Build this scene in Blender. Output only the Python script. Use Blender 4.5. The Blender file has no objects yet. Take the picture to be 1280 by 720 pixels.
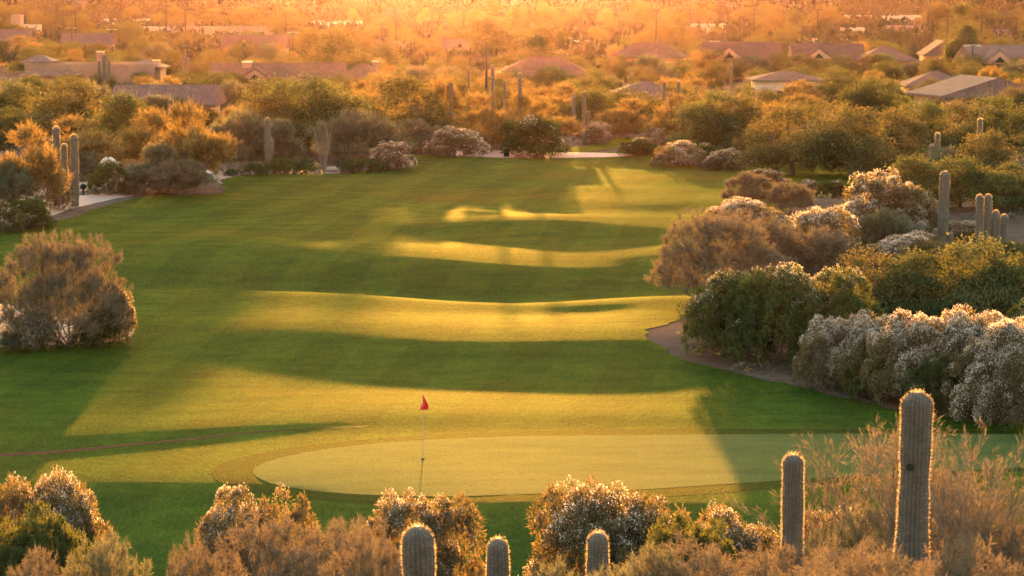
import bpy, math, random
import numpy as np
from mathutils import Vector, geometry
R = math.radians
SC = bpy.context.scene
COL = SC.collection
random.seed(7)

# ------------------------------------------------------------------ camera model
F = 3555.0                       # focal length in photo pixels (1280 wide)
CAMZ = 15.5
PITCH = math.atan(390 / F)
SUN_EL, SUN_AZ = R(4.05), R(-0.8)
cp, sp_ = math.cos(PITCH), math.sin(PITCH)

def ray(px, py):
    u, v = (px - 640) / F, (360 - py) / F
    return (u, cp + v * sp_, -sp_ + v * cp)

def to_px(x, y, z):
    z = z - CAMZ
    d = y * cp - z * sp_
    v = (y * sp_ + z * cp) / d
    return 640 + F * x / d, 360 - F * v

# ------------------------------------------------------------------ terrain
PROF = [  # distance, z left(-24), z centre, z right(+24)
    (-400, 14, 14, 14), (-60, 14, 14, 14), (0, 13.7, 13.7, 13.7), (10, 12.0, 12.0, 12.0), (25, 8.7, 8.7, 8.7), (40, 5.0, 5.0, 5.2),
    (55, 1.2, 1.2, 1.6), (65, -1.8, -1.8, -1.2), (71, -2.3, -2.4, -1.5), (77, -1.7, -1.3, -.9), (80, -1.25, -.6, -.4), (83, -.8, -.1, -.05), (85, -.5, -.02, .0), (87.5, -.14, .02, .02),
    (90, -.05, .05, .05), (94.8, -.08, .12, .1), (96.6, -.12, .10, .08), (98.2, .22, .24, .2), (99.5, .26, .22, .18), (106, .2, .16, .15), (110, .3, .35, .4),
    (114.5, .8, .8, .9), (118, .95, .92, 1.1), (124, .95, 1.0, 1.2), (128, 1.2, 1.12, 1.25), (131.5, .8, .65, .9), (134, .5, .5, .8),
    (138.5, 1.5, 1.5, 1.6), (142, 1.85, 1.75, 1.8), (148, 1.75, 1.75, 1.8), (153, 1.8, 1.9, 2.3), (157, 2.0, 2.15, 2.75), (162, 2.0, 1.85, 2.1),
    (175, 2.0, 2.0, 2.2), (182, 2.2, 2.2, 2.25), (195, 2.1, 2.2, 2.1), (206, 2.35, 2.3, 2.2), (214, 2.3, 2.3, 2.2), (250, 2.0, 1.6, 1.8),
    (350, -2, -2, -1.5), (500, -3, -3, -3), (700, -3.5, -3.5, -3.2), (1000, .5, .5, 1), (1400, 8, 8, 9), (1900, 13, 13, 13), (5200, 13, 13, 13)]
_d = np.arange(-400, 5200, .5)
_P = []
for c in (1, 2, 3):
    a = np.interp(_d, [p[0] for p in PROF], [p[c] for p in PROF])
    k = np.exp(-.5 * (np.arange(-8, 9) * .5 / 1.0) ** 2); k /= k.sum()
    _P.append(np.convolve(np.pad(a, 8, mode='edge'), k, 'valid'))

def T(x, y):
    x = np.asarray(x, float); y = np.asarray(y, float)
    y0_ = y; y = y + np.interp(y, [84, 91, 101, 112], [0, 1, 1, 0]) * np.clip(-x - 5, 0, 16) * .46
    y = y + np.interp(y, [104, 116, 150, 205], [0, 1, 1, 0]) * (1.3 * np.sin(x * .13 + .9) + .6 * np.sin(x * .29 + 2.2))
    l, c, r = (np.interp(y, _d, p) for p in _P); y = y0_
    s = 22.0
    t = np.clip(x / s, -1, 1); t = np.sin(t * math.pi / 2)
    z = np.where(t < 0, c + (l - c) * -t, c + (r - c) * t)
    amp = np.clip((y - 100) / 30, 0, 1)
    z = z + amp * (.14 * np.sin(x * .17 + y * .043 + 1) * np.sin(y * .13 + x * .05) + .05 * np.sin(x * .43 - y * .11))
    z = z + amp * (.12 * np.sin(y * .29 + .16 * x + 1.2 * np.sin(x * .07)) * np.clip((x + 34) / 30, .45, 1) + .035 * np.sin(y * .71 + .13 * x))
    z = z - .26 * np.exp(-((x - 2.9) / 4.2) ** 2 - ((y - 124.6) / 2.4) ** 2) + .18 * np.exp(-((x + 9) / 8) ** 2 - ((y - 104) / 1.6) ** 2) * 0
    side = np.clip((np.abs(x) - 26) / 60, 0, 1)
    z = z + np.where(x > 0, 1.6, .8) * side * np.clip((y - 70) / 40, 0, 1)
    far = np.clip((y - 900) / 2500, 0, 1)
    z = z + far * (2 + 2 * np.sin(x * .003 + 2) * np.sin(y * .004))
    return z

def Ts(x, y): return float(T(x, y))

_t = np.r_[6:260:.4, 260 * 1.004 ** np.arange(0, 720)]
def hit(px, py):
    d = ray(px, py)
    q = CAMZ + d[2] * _t - T(d[0] * _t, d[1] * _t)
    n = np.nonzero(q < 0)[0]
    if not len(n): return d[0] * 4500, d[1] * 4500, Ts(d[0] * 4500, d[1] * 4500)
    i = max(n[0], 1); lo, hi = _t[i - 1], _t[i]
    for _ in range(2):
        u = np.linspace(lo, hi, 24); q = CAMZ + d[2] * u - T(d[0] * u, d[1] * u)
        j = max(int(np.argmax(q < 0)), 1); lo, hi = u[j - 1], u[j]
    return d[0] * hi, d[1] * hi, Ts(d[0] * hi, d[1] * hi)

# ------------------------------------------------------------------ helpers
def mesh_np(name, v, f, tint=None, mat=None, smooth=False):
    v = np.asarray(v, np.float32).reshape(-1, 3); f = np.asarray(f, np.int32)
    me = bpy.data.meshes.new(name)
    k = f.shape[1]
    me.vertices.add(len(v)); me.vertices.foreach_set('co', v.ravel())
    me.loops.add(f.size); me.loops.foreach_set('vertex_index', f.ravel())
    me.polygons.add(len(f))
    me.polygons.foreach_set('loop_start', np.arange(0, f.size, k, dtype=np.int32))
    me.polygons.foreach_set('loop_total', np.full(len(f), k, np.int32))
    if smooth: me.polygons.foreach_set('use_smooth', np.ones(len(f), bool))
    me.update(calc_edges=True)
    if tint is not None:
        a = me.attributes.new('tint', 'FLOAT', 'FACE'); a.data.foreach_set('value', np.asarray(tint, np.float32))
    if mat: me.materials.append(mat)
    return me

class MB:
    """collects boxes, tubes and polygons and links them as one mesh object"""
    def __init__(s): s.v = []; s.f = []; s.m = []
    def add(s, v, f, m=0):
        o = len(s.v); s.v += [tuple(p) for p in v]; s.f += [tuple(i + o for i in q) for q in f]; s.m += [m] * len(f)
    def box(s, x0, x1, y0, y1, z0, z1, m=0):
        s.add([(x0, y0, z0), (x1, y0, z0), (x1, y1, z0), (x0, y1, z0), (x0, y0, z1), (x1, y0, z1), (x1, y1, z1), (x0, y1, z1)],
              [(0, 3, 2, 1), (4, 5, 6, 7), (0, 1, 5, 4), (1, 2, 6, 5), (2, 3, 7, 6), (3, 0, 4, 7)], m)
    def tube(s, pts, rad, n=7, cap=True, m=0):
        v, f = tube_np(pts, rad, n, cap); s.add(v.tolist(), f, m)
    def mesh(s, name, mats, smooth=False):
        me = bpy.data.meshes.new(name); me.from_pydata(s.v, [], s.f)
        for q in (mats if isinstance(mats, (list, tuple)) else [mats]): me.materials.append(q)
        me.polygons.foreach_set('material_index', s.m)
        if smooth: me.polygons.foreach_set('use_smooth', [True] * len(s.f))
        me.update(); return me
    def build(s, name, mats, parent=None, smooth=False):
        return link(name, s.mesh(name, mats, smooth), parent)

def tube_np(pts, rad, n=6, cap=True):
    pts = np.asarray(pts, float); m = len(pts)
    rad = np.broadcast_to(np.asarray(rad, float), (m,))
    tn = np.gradient(pts, axis=0); tn /= np.linalg.norm(tn, axis=1)[:, None] + 1e-9
    ref = np.array([1., 0, 0]) if abs(tn[0][0]) < .8 else np.array([0, 1., 0])
    V = []
    for i in range(m):
        a = np.cross(tn[i], ref); a /= np.linalg.norm(a) + 1e-9; b = np.cross(tn[i], a)
        th = np.arange(n) * 2 * math.pi / n
        V.append(pts[i] + rad[i] * (np.cos(th)[:, None] * a + np.sin(th)[:, None] * b))
    V = np.concatenate(V)
    f = [(i * n + j, i * n + (j + 1) % n, (i + 1) * n + (j + 1) % n, (i + 1) * n + j) for i in range(m - 1) for j in range(n)]
    if cap: f.append(tuple(range((m - 1) * n, m * n)))
    return V, f

def link(name, me, parent=None):
    o = bpy.data.objects.new(name, me); COL.objects.link(o)
    if parent: o.parent = parent
    return o

def tag(o, label=None, cat=None, group=None, kind=None):
    if label: o['label'] = label
    if cat: o['category'] = cat
    if group: o['group'] = group
    if kind: o['kind'] = kind
    return o

def empty(name, loc=(0, 0, 0), rz=0):
    o = bpy.data.objects.new(name, None); COL.objects.link(o)
    o.location = loc; o.rotation_euler = (0, 0, rz); o.empty_display_size = .2
    return o

def copy_tree(o, parent=None):
    c = o.copy(); COL.objects.link(c); c.parent = parent
    for ch in list(o.children): copy_tree(ch, c)
    return c

# ------------------------------------------------------------------ materials
def new_mat(name):
    m = bpy.data.materials.new(name); m.use_nodes = True
    nt = m.node_tree; nt.nodes.clear()
    out = nt.nodes.new('ShaderNodeOutputMaterial')
    return m, nt, out

def N(nt, t, **kw):
    n = nt.nodes.new(t)
    for k, v in kw.items():
        if k.startswith('i_'): n.inputs[k[2:].replace('_', ' ')].default_value = v
        else: setattr(n, k, v)
    return n

def ramp(nt, stops, src=None):
    n = nt.nodes.new('ShaderNodeValToRGB'); cr = n.color_ramp
    while len(cr.elements) < len(stops): cr.elements.new(.5)
    for e, (p, c) in zip(cr.elements, stops): e.position = p; e.color = (*c, 1) if len(c) == 3 else c
    if src is not None: nt.links.new(src, n.inputs[0])
    return n

def mixc(nt, fac, a, b, mode='MIX'):
    n = nt.nodes.new('ShaderNodeMix'); n.data_type = 'RGBA'; n.blend_type = mode
    for sock, v in ((n.inputs[0], fac), (n.inputs[6], a), (n.inputs[7], b)):
        if hasattr(v, 'links'): nt.links.new(v, sock)
        elif isinstance(v, (int, float)): sock.default_value = v
        else: sock.default_value = (*v, 1)
    return n.outputs[2]

def noise(nt, scale, detail=4, rough=.55, vec=None, dist=0):
    n = N(nt, 'ShaderNodeTexNoise'); n.inputs['Scale'].default_value = scale; n.inputs['Detail'].default_value = detail
    n.inputs['Roughness'].default_value = rough; n.inputs['Distortion'].default_value = dist
    if vec is not None: nt.links.new(vec, n.inputs['Vector'])
    return n.outputs['Fac']

def foliage_mat(name, dark, light, trans=.45, tcol=None, rnd=.25):
    m, nt, out = new_mat(name)
    at = N(nt, 'ShaderNodeAttribute', attribute_name='tint')
    oi = N(nt, 'ShaderNodeObjectInfo')
    ad = N(nt, 'ShaderNodeMath', operation='MULTIPLY_ADD'); nt.links.new(oi.outputs['Random'], ad.inputs[0])
    ad.inputs[1].default_value = rnd; nt.links.new(at.outputs['Fac'], ad.inputs[2])
    c = ramp(nt, [(0, dark), (1 + rnd * .4 if rnd < 0 else 1, light)], ad.outputs[0]).outputs[0]
    d = N(nt, 'ShaderNodeBsdfDiffuse'); nt.links.new(c, d.inputs[0])
    t = N(nt, 'ShaderNodeBsdfTranslucent')
    tc = mixc(nt, 1, c, tcol or (1.5, 1.25, .75), 'MULTIPLY'); nt.links.new(tc, t.inputs[0])
    mx = N(nt, 'ShaderNodeMixShader'); mx.inputs[0].default_value = trans
    nt.links.new(d.outputs[0], mx.inputs[1]); nt.links.new(t.outputs[0], mx.inputs[2]); nt.links.new(mx.outputs[0], out.inputs[0])
    return m

def solid(name, col, rough=.8, var=.25, scale=3, bump=.2, spec=.3):
    m, nt, out = new_mat(name)
    tc = N(nt, 'ShaderNodeTexCoord')
    nz = noise(nt, scale, 5, .6, tc.outputs['Object'])
    a = tuple(c * (1 - var) for c in col); b = tuple(min(1, c * (1 + var)) for c in col)
    c = ramp(nt, [(.3, a), (.7, b)], nz).outputs[0]
    p = N(nt, 'ShaderNodeBsdfPrincipled'); nt.links.new(c, p.inputs['Base Color'])
    p.inputs['Roughness'].default_value = rough; p.inputs['Specular IOR Level'].default_value = spec
    if bump:
        bp = N(nt, 'ShaderNodeBump'); bp.inputs['Strength'].default_value = bump; bp.inputs['Distance'].default_value = .05
        nt.links.new(noise(nt, scale * 8, 4, .6, tc.outputs['Object']), bp.inputs['Height']); nt.links.new(bp.outputs[0], p.inputs['Normal'])
    nt.links.new(p.outputs[0], out.inputs[0])
    return m

def grass_mat(name, dark, light, dry, stripes=0., fine=1., gloss=.01, pile=4.6, tcol=(3.7, 2.0, .28)):
    m, nt, out = new_mat(name)
    tc = N(nt, 'ShaderNodeTexCoord'); P = tc.outputs['Object']
    big = noise(nt, .09, 4, .6, P); med = noise(nt, .9, 5, .65, P)
    c = ramp(nt, [(.32, dark), (.68, light)], med).outputs[0]
    fd = ramp(nt, [(.48, (0, 0, 0)), (.72, (1, 1, 1))], big).outputs[0]
    c = mixc(nt, fd, c, dry)
    mp = N(nt, 'ShaderNodeMapping'); mp.inputs['Scale'].default_value = (3.0, .6, 3.0); nt.links.new(P, mp.inputs[0])
    fn = noise(nt, 3 * fine, 6, .75, mp.outputs[0])
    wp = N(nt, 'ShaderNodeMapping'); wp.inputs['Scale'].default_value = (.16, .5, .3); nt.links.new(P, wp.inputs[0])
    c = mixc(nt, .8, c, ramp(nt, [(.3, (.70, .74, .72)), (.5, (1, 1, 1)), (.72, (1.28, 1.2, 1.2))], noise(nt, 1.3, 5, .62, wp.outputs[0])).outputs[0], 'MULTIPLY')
    c = mixc(nt, .55, c, ramp(nt, [(.25, (.45, .45, .45)), (.75, (1.5, 1.5, 1.4))], fn).outputs[0], 'MULTIPLY')
    if stripes:
        r = N(nt, 'ShaderNodeMapping'); r.inputs['Rotation'].default_value = (0, 0, R(9)); nt.links.new(P, r.inputs[0])
        w = N(nt, 'ShaderNodeTexWave', wave_type='BANDS', bands_direction='X'); nt.links.new(r.outputs[0], w.inputs[0])
        w.inputs['Scale'].default_value = .075; w.inputs['Distortion'].default_value = .5; w.inputs['Detail'].default_value = 1; w.inputs['Detail Scale'].default_value = .4
        rr = ramp(nt, [(.42, (1 - stripes,) * 3), (.58, (1 + stripes,) * 3)], w.outputs['Fac']).outputs[0]
        c = mixc(nt, 1, c, rr, 'MULTIPLY')
    # the turf is a pile of upright blades: their faces look every way, and they let light through
    sc = N(nt, 'ShaderNodeVectorMath', operation='SCALE'); nt.links.new(P, sc.inputs[0]); sc.inputs['Scale'].default_value = 26 * fine
    wn = N(nt, 'ShaderNodeTexWhiteNoise', noise_dimensions='3D'); nt.links.new(sc.outputs[0], wn.inputs['Vector'])
    fl_ = N(nt, 'ShaderNodeVectorMath', operation='FLOOR'); nt.links.new(sc.outputs[0], fl_.inputs[0]); nt.links.new(fl_.outputs[0], wn.inputs['Vector'])
    ce = N(nt, 'ShaderNodeVectorMath', operation='SUBTRACT'); nt.links.new(wn.outputs['Color'], ce.inputs[0]); ce.inputs[1].default_value = (.5, .5, .5)
    s2 = N(nt, 'ShaderNodeVectorMath', operation='MULTIPLY'); nt.links.new(ce.outputs[0], s2.inputs[0]); s2.inputs[1].default_value = (pile, pile, pile * .3)
    b1 = N(nt, 'ShaderNodeBump'); b1.inputs['Strength'].default_value = .45; b1.inputs['Distance'].default_value = .12
    nt.links.new(fn, b1.inputs['Height'])
    ad = N(nt, 'ShaderNodeVectorMath', operation='ADD'); nt.links.new(b1.outputs[0], ad.inputs[0]); nt.links.new(s2.outputs[0], ad.inputs[1])
    nm = N(nt, 'ShaderNodeVectorMath', operation='NORMALIZE'); nt.links.new(ad.outputs[0], nm.inputs[0])
    d = N(nt, 'ShaderNodeBsdfDiffuse'); nt.links.new(c, d.inputs[0]); nt.links.new(nm.outputs[0], d.inputs['Normal'])
    t = N(nt, 'ShaderNodeBsdfTranslucent'); nt.links.new(mixc(nt, 1, c, tcol, 'MULTIPLY'), t.inputs[0]); nt.links.new(nm.outputs[0], t.inputs['Normal'])
    mx = N(nt, 'ShaderNodeMixShader'); mx.inputs[0].default_value = .6
    nt.links.new(d.outputs[0], mx.inputs[1]); nt.links.new(t.outputs[0], mx.inputs[2])
    gl = N(nt, 'ShaderNodeBsdfGlossy'); gl.inputs['Roughness'].default_value = .55; gl.inputs['Color'].default_value = (.9, .8, .5, 1); nt.links.new(b1.outputs[0], gl.inputs['Normal'])
    m2 = N(nt, 'ShaderNodeMixShader'); m2.inputs[0].default_value = gloss
    nt.links.new(mx.outputs[0], m2.inputs[1]); nt.links.new(gl.outputs[0], m2.inputs[2]); nt.links.new(m2.outputs[0], out.inputs[0])
    return m

def tile_mat(name, col, scale=2.6):
    m, nt, out = new_mat(name)
    tc = N(nt, 'ShaderNodeTexCoord'); P = tc.outputs['Object']
    nz = noise(nt, 1.2, 5, .7, P); n2 = noise(nt, 6, 3, .6, P)
    c = ramp(nt, [(.3, tuple(x * .75 for x in col)), (.7, tuple(min(1, x * 1.25) for x in col))], nz).outputs[0]
    c = mixc(nt, .4, c, ramp(nt, [(.3, (.6, .6, .6)), (.7, (1.4, 1.3, 1.25))], n2).outputs[0], 'MULTIPLY')
    w = N(nt, 'ShaderNodeTexWave', wave_type='BANDS', bands_direction='X'); nt.links.new(P, w.inputs[0]); w.inputs['Scale'].default_value = scale * .45
    w2 = N(nt, 'ShaderNodeTexWave', wave_type='BANDS', bands_direction='Y', wave_profile='SAW'); nt.links.new(P, w2.inputs[0]); w2.inputs['Scale'].default_value = scale * .4
    ad = N(nt, 'ShaderNodeMath', operation='ADD'); nt.links.new(w.outputs['Fac'], ad.inputs[0]); nt.links.new(w2.outputs['Fac'], ad.inputs[1])
    c = mixc(nt, .5, c, ramp(nt, [(.2, (.55, .5, .5)), (1.0, (1.15, 1.1, 1.1))], ad.outputs[0]).outputs[0], 'MULTIPLY')
    p = N(nt, 'ShaderNodeBsdfPrincipled'); nt.links.new(c, p.inputs['Base Color']); p.inputs['Roughness'].default_value = .85; p.inputs['Specular IOR Level'].default_value = .08
    bp = N(nt, 'ShaderNodeBump'); bp.inputs['Strength'].default_value = .7; bp.inputs['Distance'].default_value = .12
    nt.links.new(ad.outputs[0], bp.inputs['Height']); nt.links.new(bp.outputs[0], p.inputs['Normal']); nt.links.new(p.outputs[0], out.inputs[0])
    return m

def desert_mat():
    m, nt, out = new_mat('desert_soil')
    tc = N(nt, 'ShaderNodeTexCoord'); P = tc.outputs['Object']
    a = noise(nt, .12, 6, .65, P); b = noise(nt, 1.7, 6, .7, P); g = noise(nt, 14, 3, .7, P)
    c = ramp(nt, [(.3, (.055, .036, .027)), (.5, (.095, .06, .046)), (.72, (.15, .098, .078))], b).outputs[0]
    c = mixc(nt, ramp(nt, [(.4, (0, 0, 0)), (.65, (1, 1, 1))], a).outputs[0], c, (.10, .058, .044))
    c = mixc(nt, .6, c, ramp(nt, [(.3, (.5, .5, .5)), (.7, (1.4, 1.4, 1.4))], g).outputs[0], 'MULTIPLY')
    p = N(nt, 'ShaderNodeBsdfPrincipled'); nt.links.new(c, p.inputs['Base Color']); p.inputs['Roughness'].default_value = .95; p.inputs['Specular IOR Level'].default_value = .0
    bp = N(nt, 'ShaderNodeBump'); bp.inputs['Strength'].default_value = .12; bp.inputs['Distance'].default_value = .1
    nt.links.new(b, bp.inputs['Height']); nt.links.new(bp.outputs[0], p.inputs['Normal']); nt.links.new(p.outputs[0], out.inputs[0])
    return m

M = {}
M['desert'] = desert_mat()
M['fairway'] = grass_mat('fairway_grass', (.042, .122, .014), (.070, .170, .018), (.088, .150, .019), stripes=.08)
M['green'] = grass_mat('putting_turf', (.135, .185, .058), (.155, .205, .068), (.175, .195, .075), fine=2.2, pile=2.4, tcol=(1.5, 1.25, .7))
M['collar'] = grass_mat('collar_turf', (.042, .085, .010), (.06, .105, .014), (.08, .10, .016), fine=1.5, tcol=(1.9, 1.4, .4))
M['path'] = solid('path_concrete', (.31, .20, .165), .9, .12, 2, spec=.05)
M['gravel'] = solid('pink_gravel', (.22, .14, .12), .9, .35, 4, .6, spec=.05)
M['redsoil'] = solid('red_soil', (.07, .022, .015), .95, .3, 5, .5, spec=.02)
M['bark'] = solid('bark', (.10, .07, .05), .9, .35, 12, .6)
M['palebark'] = solid('pale_twig_bark', (.15, .10, .075), .9, .25, 12, .4)
M['mesq'] = foliage_mat('mesquite_leaves', (.034, .040, .017), (.105, .092, .042), .32, (1.5, 1.1, .7))
M['olive'] = foliage_mat('olive_leaves', (.032, .040, .018), (.10, .098, .042), .30)
M['gold'] = foliage_mat('golden_leaves', (.065, .057, .026), (.175, .122, .052), .38, (1.5, 1.15, .75))
M['feather'] = foliage_mat('feathery_twigs', (.075, .062, .046), (.138, .103, .072), .25, (1.25, 1.1, .9))
M['featherg'] = foliage_mat('grey_green_twigs', (.055, .055, .04), (.12, .11, .075), .35, (1.25, 1.15, .9))
M['broom'] = foliage_mat('broom_leaves', (.05, .044, .026), (.14, .105, .06), .35)
M['darkbroom'] = foliage_mat('dark_broom_leaves', (.025, .035, .014), (.075, .08, .03), .35)
M['blossom'] = foliage_mat('seed_fluff', (.27, .20, .18), (.60, .49, .45), .38, (1.05, 1.0, .95))
M['farscrub'] = foliage_mat('far_scrub_leaves', (.03, .026, .016), (.06, .05, .028), .06, (1.2, 1.1, .8))
M['hedge'] = foliage_mat('hedge_leaves', (.03, .042, .015), (.07, .08, .028), .35)
M['saguaro'] = solid('saguaro_skin', (.078, .056, .044), .6, .3, 6, .3)
M['spine'] = foliage_mat('cactus_spines', (.26, .19, .13), (.5, .39, .29), .5, (1.1, 1, .9))
M['dark'] = solid('dark_hollow', (.012, .01, .008), .95, .1, 4, 0)
M['stucco'] = solid('tan_stucco', (.19, .10, .075), .9, .12, 1.2, .15)
M['stucco_o'] = solid('orange_stucco', (.30, .15, .095), .9, .12, 1.2, .15)
M['stucco_w'] = solid('cream_stucco', (.36, .26, .20), .9, .1, 1.2, .15)
M['white'] = solid('white_paint', (.78, .74, .70), .6, .05, 2, .05)
M['tile_p'] = tile_mat('mauve_roof_tile', (.125, .066, .058))
M['tile_b'] = tile_mat('brown_roof_tile', (.105, .052, .042))
M['tile_l'] = tile_mat('pale_roof_tile', (.15, .085, .075))
M['trim'] = solid('brown_trim', (.10, .06, .045), .7, .2, 3, .1)
M['glass'] = solid('window_glass', (.03, .028, .03), .15, .1, 1, 0, .6)
M['wood'] = solid('pole_timber', (.03, .02, .015), .85, .3, 4, .3)
M['metal'] = solid('grey_metal', (.22, .21, .2), .45, .15, 4, 0)
M['stone'] = solid('white_stone', (.40, .33, .29), .85, .2, 3, .5)
M['rock'] = solid('pink_rock', (.26, .18, .15), .9, .3, 3, .6)
M['red'] = solid('red_flag_cloth', (.62, .02, .02), .7, .1, 4, .1)

# ------------------------------------------------------------------ ground sheets
def axis(segs):
    out = [segs[0][0]]
    for a, b, s0, s1 in segs:
        x = a; s = s0
        n = max(1, int(abs(b - a) / ((s0 + s1) / 2)))
        w = np.linspace(s0, s1, n); w = np.cumsum(w) / w.sum()
        out += list(a + (b - a) * w)
    return np.array(out)
xs = axis([(-3000, -300, 200, 20), (-300, -60, 15, 2), (-60, 60, .8, .8), (60, 300, 2, 15), (300, 3000, 20, 200)])
ys = axis([(-300, -10, 20, 3), (-10, 66, 1.5, .6), (66, 220, .5, .7), (220, 520, 1, 6), (520, 5000, 8, 120)])
X, Y = np.meshgrid(xs, ys)
Z = T(X, Y)
# the soil lies 3 cm under the turf sheets
nx, ny = len(xs), len(ys)
idx = np.arange(nx * ny).reshape(ny, nx)
fq = np.stack([idx[:-1, :-1], idx[:-1, 1:], idx[1:, 1:], idx[1:, :-1]], -1).reshape(-1, 4)
g = link('ground', mesh_np('ground', np.stack([X, Y, Z - .03], -1), fq, mat=M['desert'], smooth=True))
tag(g, 'pink brown desert soil spreading to the horizon', kind='structure')

def sheet(name, poly, mat, lift, step=.8, label=None, kind='structure', bump=None, rag=0.):
    """poly: world xy outline, filled with a grid that follows the terrain"""
    P = np.array(poly); n = len(P)
    # densify the outline
    pts = []
    for i in range(n):
        a, b = P[i], P[(i + 1) % n]; k = max(1, int(np.linalg.norm(b - a) / step))
        for j in range(k): pts.append(a + (b - a) * j / k)
    out = np.array(pts); m = len(out)
    if rag: out = out + rag * np.stack([np.sin(out[:, 1] * 2.3 + out[:, 0]) * .5 + np.sin(out[:, 1] * 5.1 + 1) * .4, np.sin(out[:, 0] * 2.9 + 2) * .4 + np.sin(out[:, 0] * 6.3) * .3], 1)
    x0, y0 = out.min(0); x1, y1 = out.max(0)
    gx, gy = np.meshgrid(np.arange(math.floor(x0), x1, step), np.arange(math.floor(y0), y1, step))
    G = np.stack([gx.ravel(), gy.ravel()], -1)
    inside = np.zeros(len(G), bool); j = m - 1
    for i in range(m):
        xi, yi = out[i]; xj, yj = out[j]
        if yi != yj:
            c = ((yi > G[:, 1]) != (yj > G[:, 1])) & (G[:, 0] < (xj - xi) * (G[:, 1] - yi) / (yj - yi) + xi)
            inside ^= c
        j = i
    G = G[inside]
    allp = [Vector(p) for p in out] + [Vector(p) for p in G]
    v, e, f, *_ = geometry.delaunay_2d_cdt(allp, [(i, (i + 1) % m) for i in range(m)], [list(range(m))], 1, 1e-4)
    vv = np.array([[p.x, p.y] for p in v])
    z = T(vv[:, 0], vv[:, 1]) + lift
    if bump is not None: z = z + bump(vv[:, 0], vv[:, 1])
    me = bpy.data.meshes.new(name)
    me.from_pydata([(a, b, c) for (a, b), c in zip(vv, z)], [], [tuple(q) for q in f])
    me.polygons.foreach_set('use_smooth', [True] * len(me.polygons)); me.materials.append(mat); me.update()
    return tag(link(name, me), label, kind=kind)

def smooth_poly(P, it=2):
    P = [np.array(p, float) for p in P]
    for _ in range(it):
        Q = []
        for i in range(len(P)):
            a, b = P[i], P[(i + 1) % len(P)]; Q += [a * .75 + b * .25, a * .25 + b * .75]
        P = Q
    return [tuple(p) for p in P]

def pxpoly(L, it=2): return smooth_poly([hit(*p)[:2] for p in L], it)

# turf outline: pixels where it shows, metres outside the frame
right = [hit(*p)[:2] for p in [(1290, 528), (1180, 523), (1100, 508), (1010, 485), (930, 468), (850, 449), (820, 430), (799, 413), (845, 404)]]
right += [(9.5, 131), (10.5, 140), (12, 152), (16.5, 165), (21, 178), (24.5, 190), (26, 205), (17, 214.5)]
left = [(0, 214.5), (-8.2, 213.5), (-8.0, 207)] + [hit(*p)[:2] for p in [(470, 213), (400, 217), (325, 217), (278, 222), (276, 230), (285, 241), (240, 244), (180, 244), (120, 259), (70, 280), (0, 292)]]
poly = [(60, 98)] + right + left + [(-45, 146), (-60, 120), (-60, 72), (-30, 68.5), (0, 67.5), (30, 68.5), (60, 72)]
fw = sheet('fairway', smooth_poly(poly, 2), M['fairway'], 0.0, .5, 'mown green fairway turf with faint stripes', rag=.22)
sheet('far_fairway', pxpoly([(712, 190), (740, 191), (790, 185), (830, 176), (800, 170), (750, 176), (715, 184)]), M['fairway'], .01, 1.2, 'small piece of turf of another hole beyond the shrubs')

gc = hit(860, 582)
def greenpoly(e):
    c = [(310 , 588), (330, 604), (390, 614), (480, 620), (600, 621), (760, 615), (900, 606), (1050, 596), (1200, 588), (1400, 580), (1560, 566), (1500, 551), (1300, 543), (1100, 542), (900, 543), (700, 545), (560, 548), (440, 556), (345, 572)]
    P = np.array([hit(*p)[:2] for p in c]); ce = P.mean(0)
    d = P - ce; l = np.linalg.norm(d, axis=1)[:, None]
    nrm = np.array([d[i] / l[i] for i in range(len(d))])
    return smooth_poly((P + nrm * e).tolist(), 3)
P0 = np.array(greenpoly(0))
sheet('green_collar', [tuple(p) for p in greenpoly(1.3)], M['collar'], .003, .5, 'darker collar of turf around the putting green')
sheet('putting_green', [tuple(p) for p in P0], M['green'], .007, .5, 'pale smooth putting green with the flag')

# cart path and bare soil at the left
sheet('cart_path', pxpoly([(-90, 298), (0, 286), (45, 277), (80, 263), (130, 250), (192, 242.5), (130, 242), (90, 245), (50, 251), (30, 258), (0, 268), (-90, 280)], 1), M['path'], .0, .8, 'pale pink concrete cart path')
sheet('upper_path', pxpoly([(545, 196), (560, 189), (600, 188), (680, 190), (760, 191), (800, 194), (770, 196.5), (720, 197), (640, 197.5)], 1), M['path'], .02, .8, 'pale strip of path beyond the fairway')
sheet('gravel_bed', pxpoly([(-40, 436), (60, 432), (130, 430), (172, 420), (160, 400), (60, 385), (-40, 378)], 2), M['gravel'], .02, .6, 'pink gravel bed under the round shrub')
sheet('sand_margin', pxpoly([(285, 240), (262, 219), (240, 219), (180, 232), (120, 237), (60, 243), (20, 252), (-60, 272), (-60, 262), (60, 232), (180, 222), (250, 212), (300, 212), (420, 212), (512, 205), (514, 210), (470, 214), (400, 218), (300, 222), (282, 228)], 1), M['gravel'], -.012, .6, 'pink gravel margin along the upper fairway')
# thin sunk dirt strip behind the green
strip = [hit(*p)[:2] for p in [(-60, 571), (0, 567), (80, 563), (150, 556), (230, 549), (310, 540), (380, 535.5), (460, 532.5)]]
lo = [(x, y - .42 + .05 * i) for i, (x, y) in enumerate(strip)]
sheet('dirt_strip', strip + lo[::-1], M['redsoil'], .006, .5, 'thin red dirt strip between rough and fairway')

# ------------------------------------------------------------------ foliage generators
def unit(a): return a / (np.linalg.norm(a, axis=-1, keepdims=True) + 1e-9)

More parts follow.
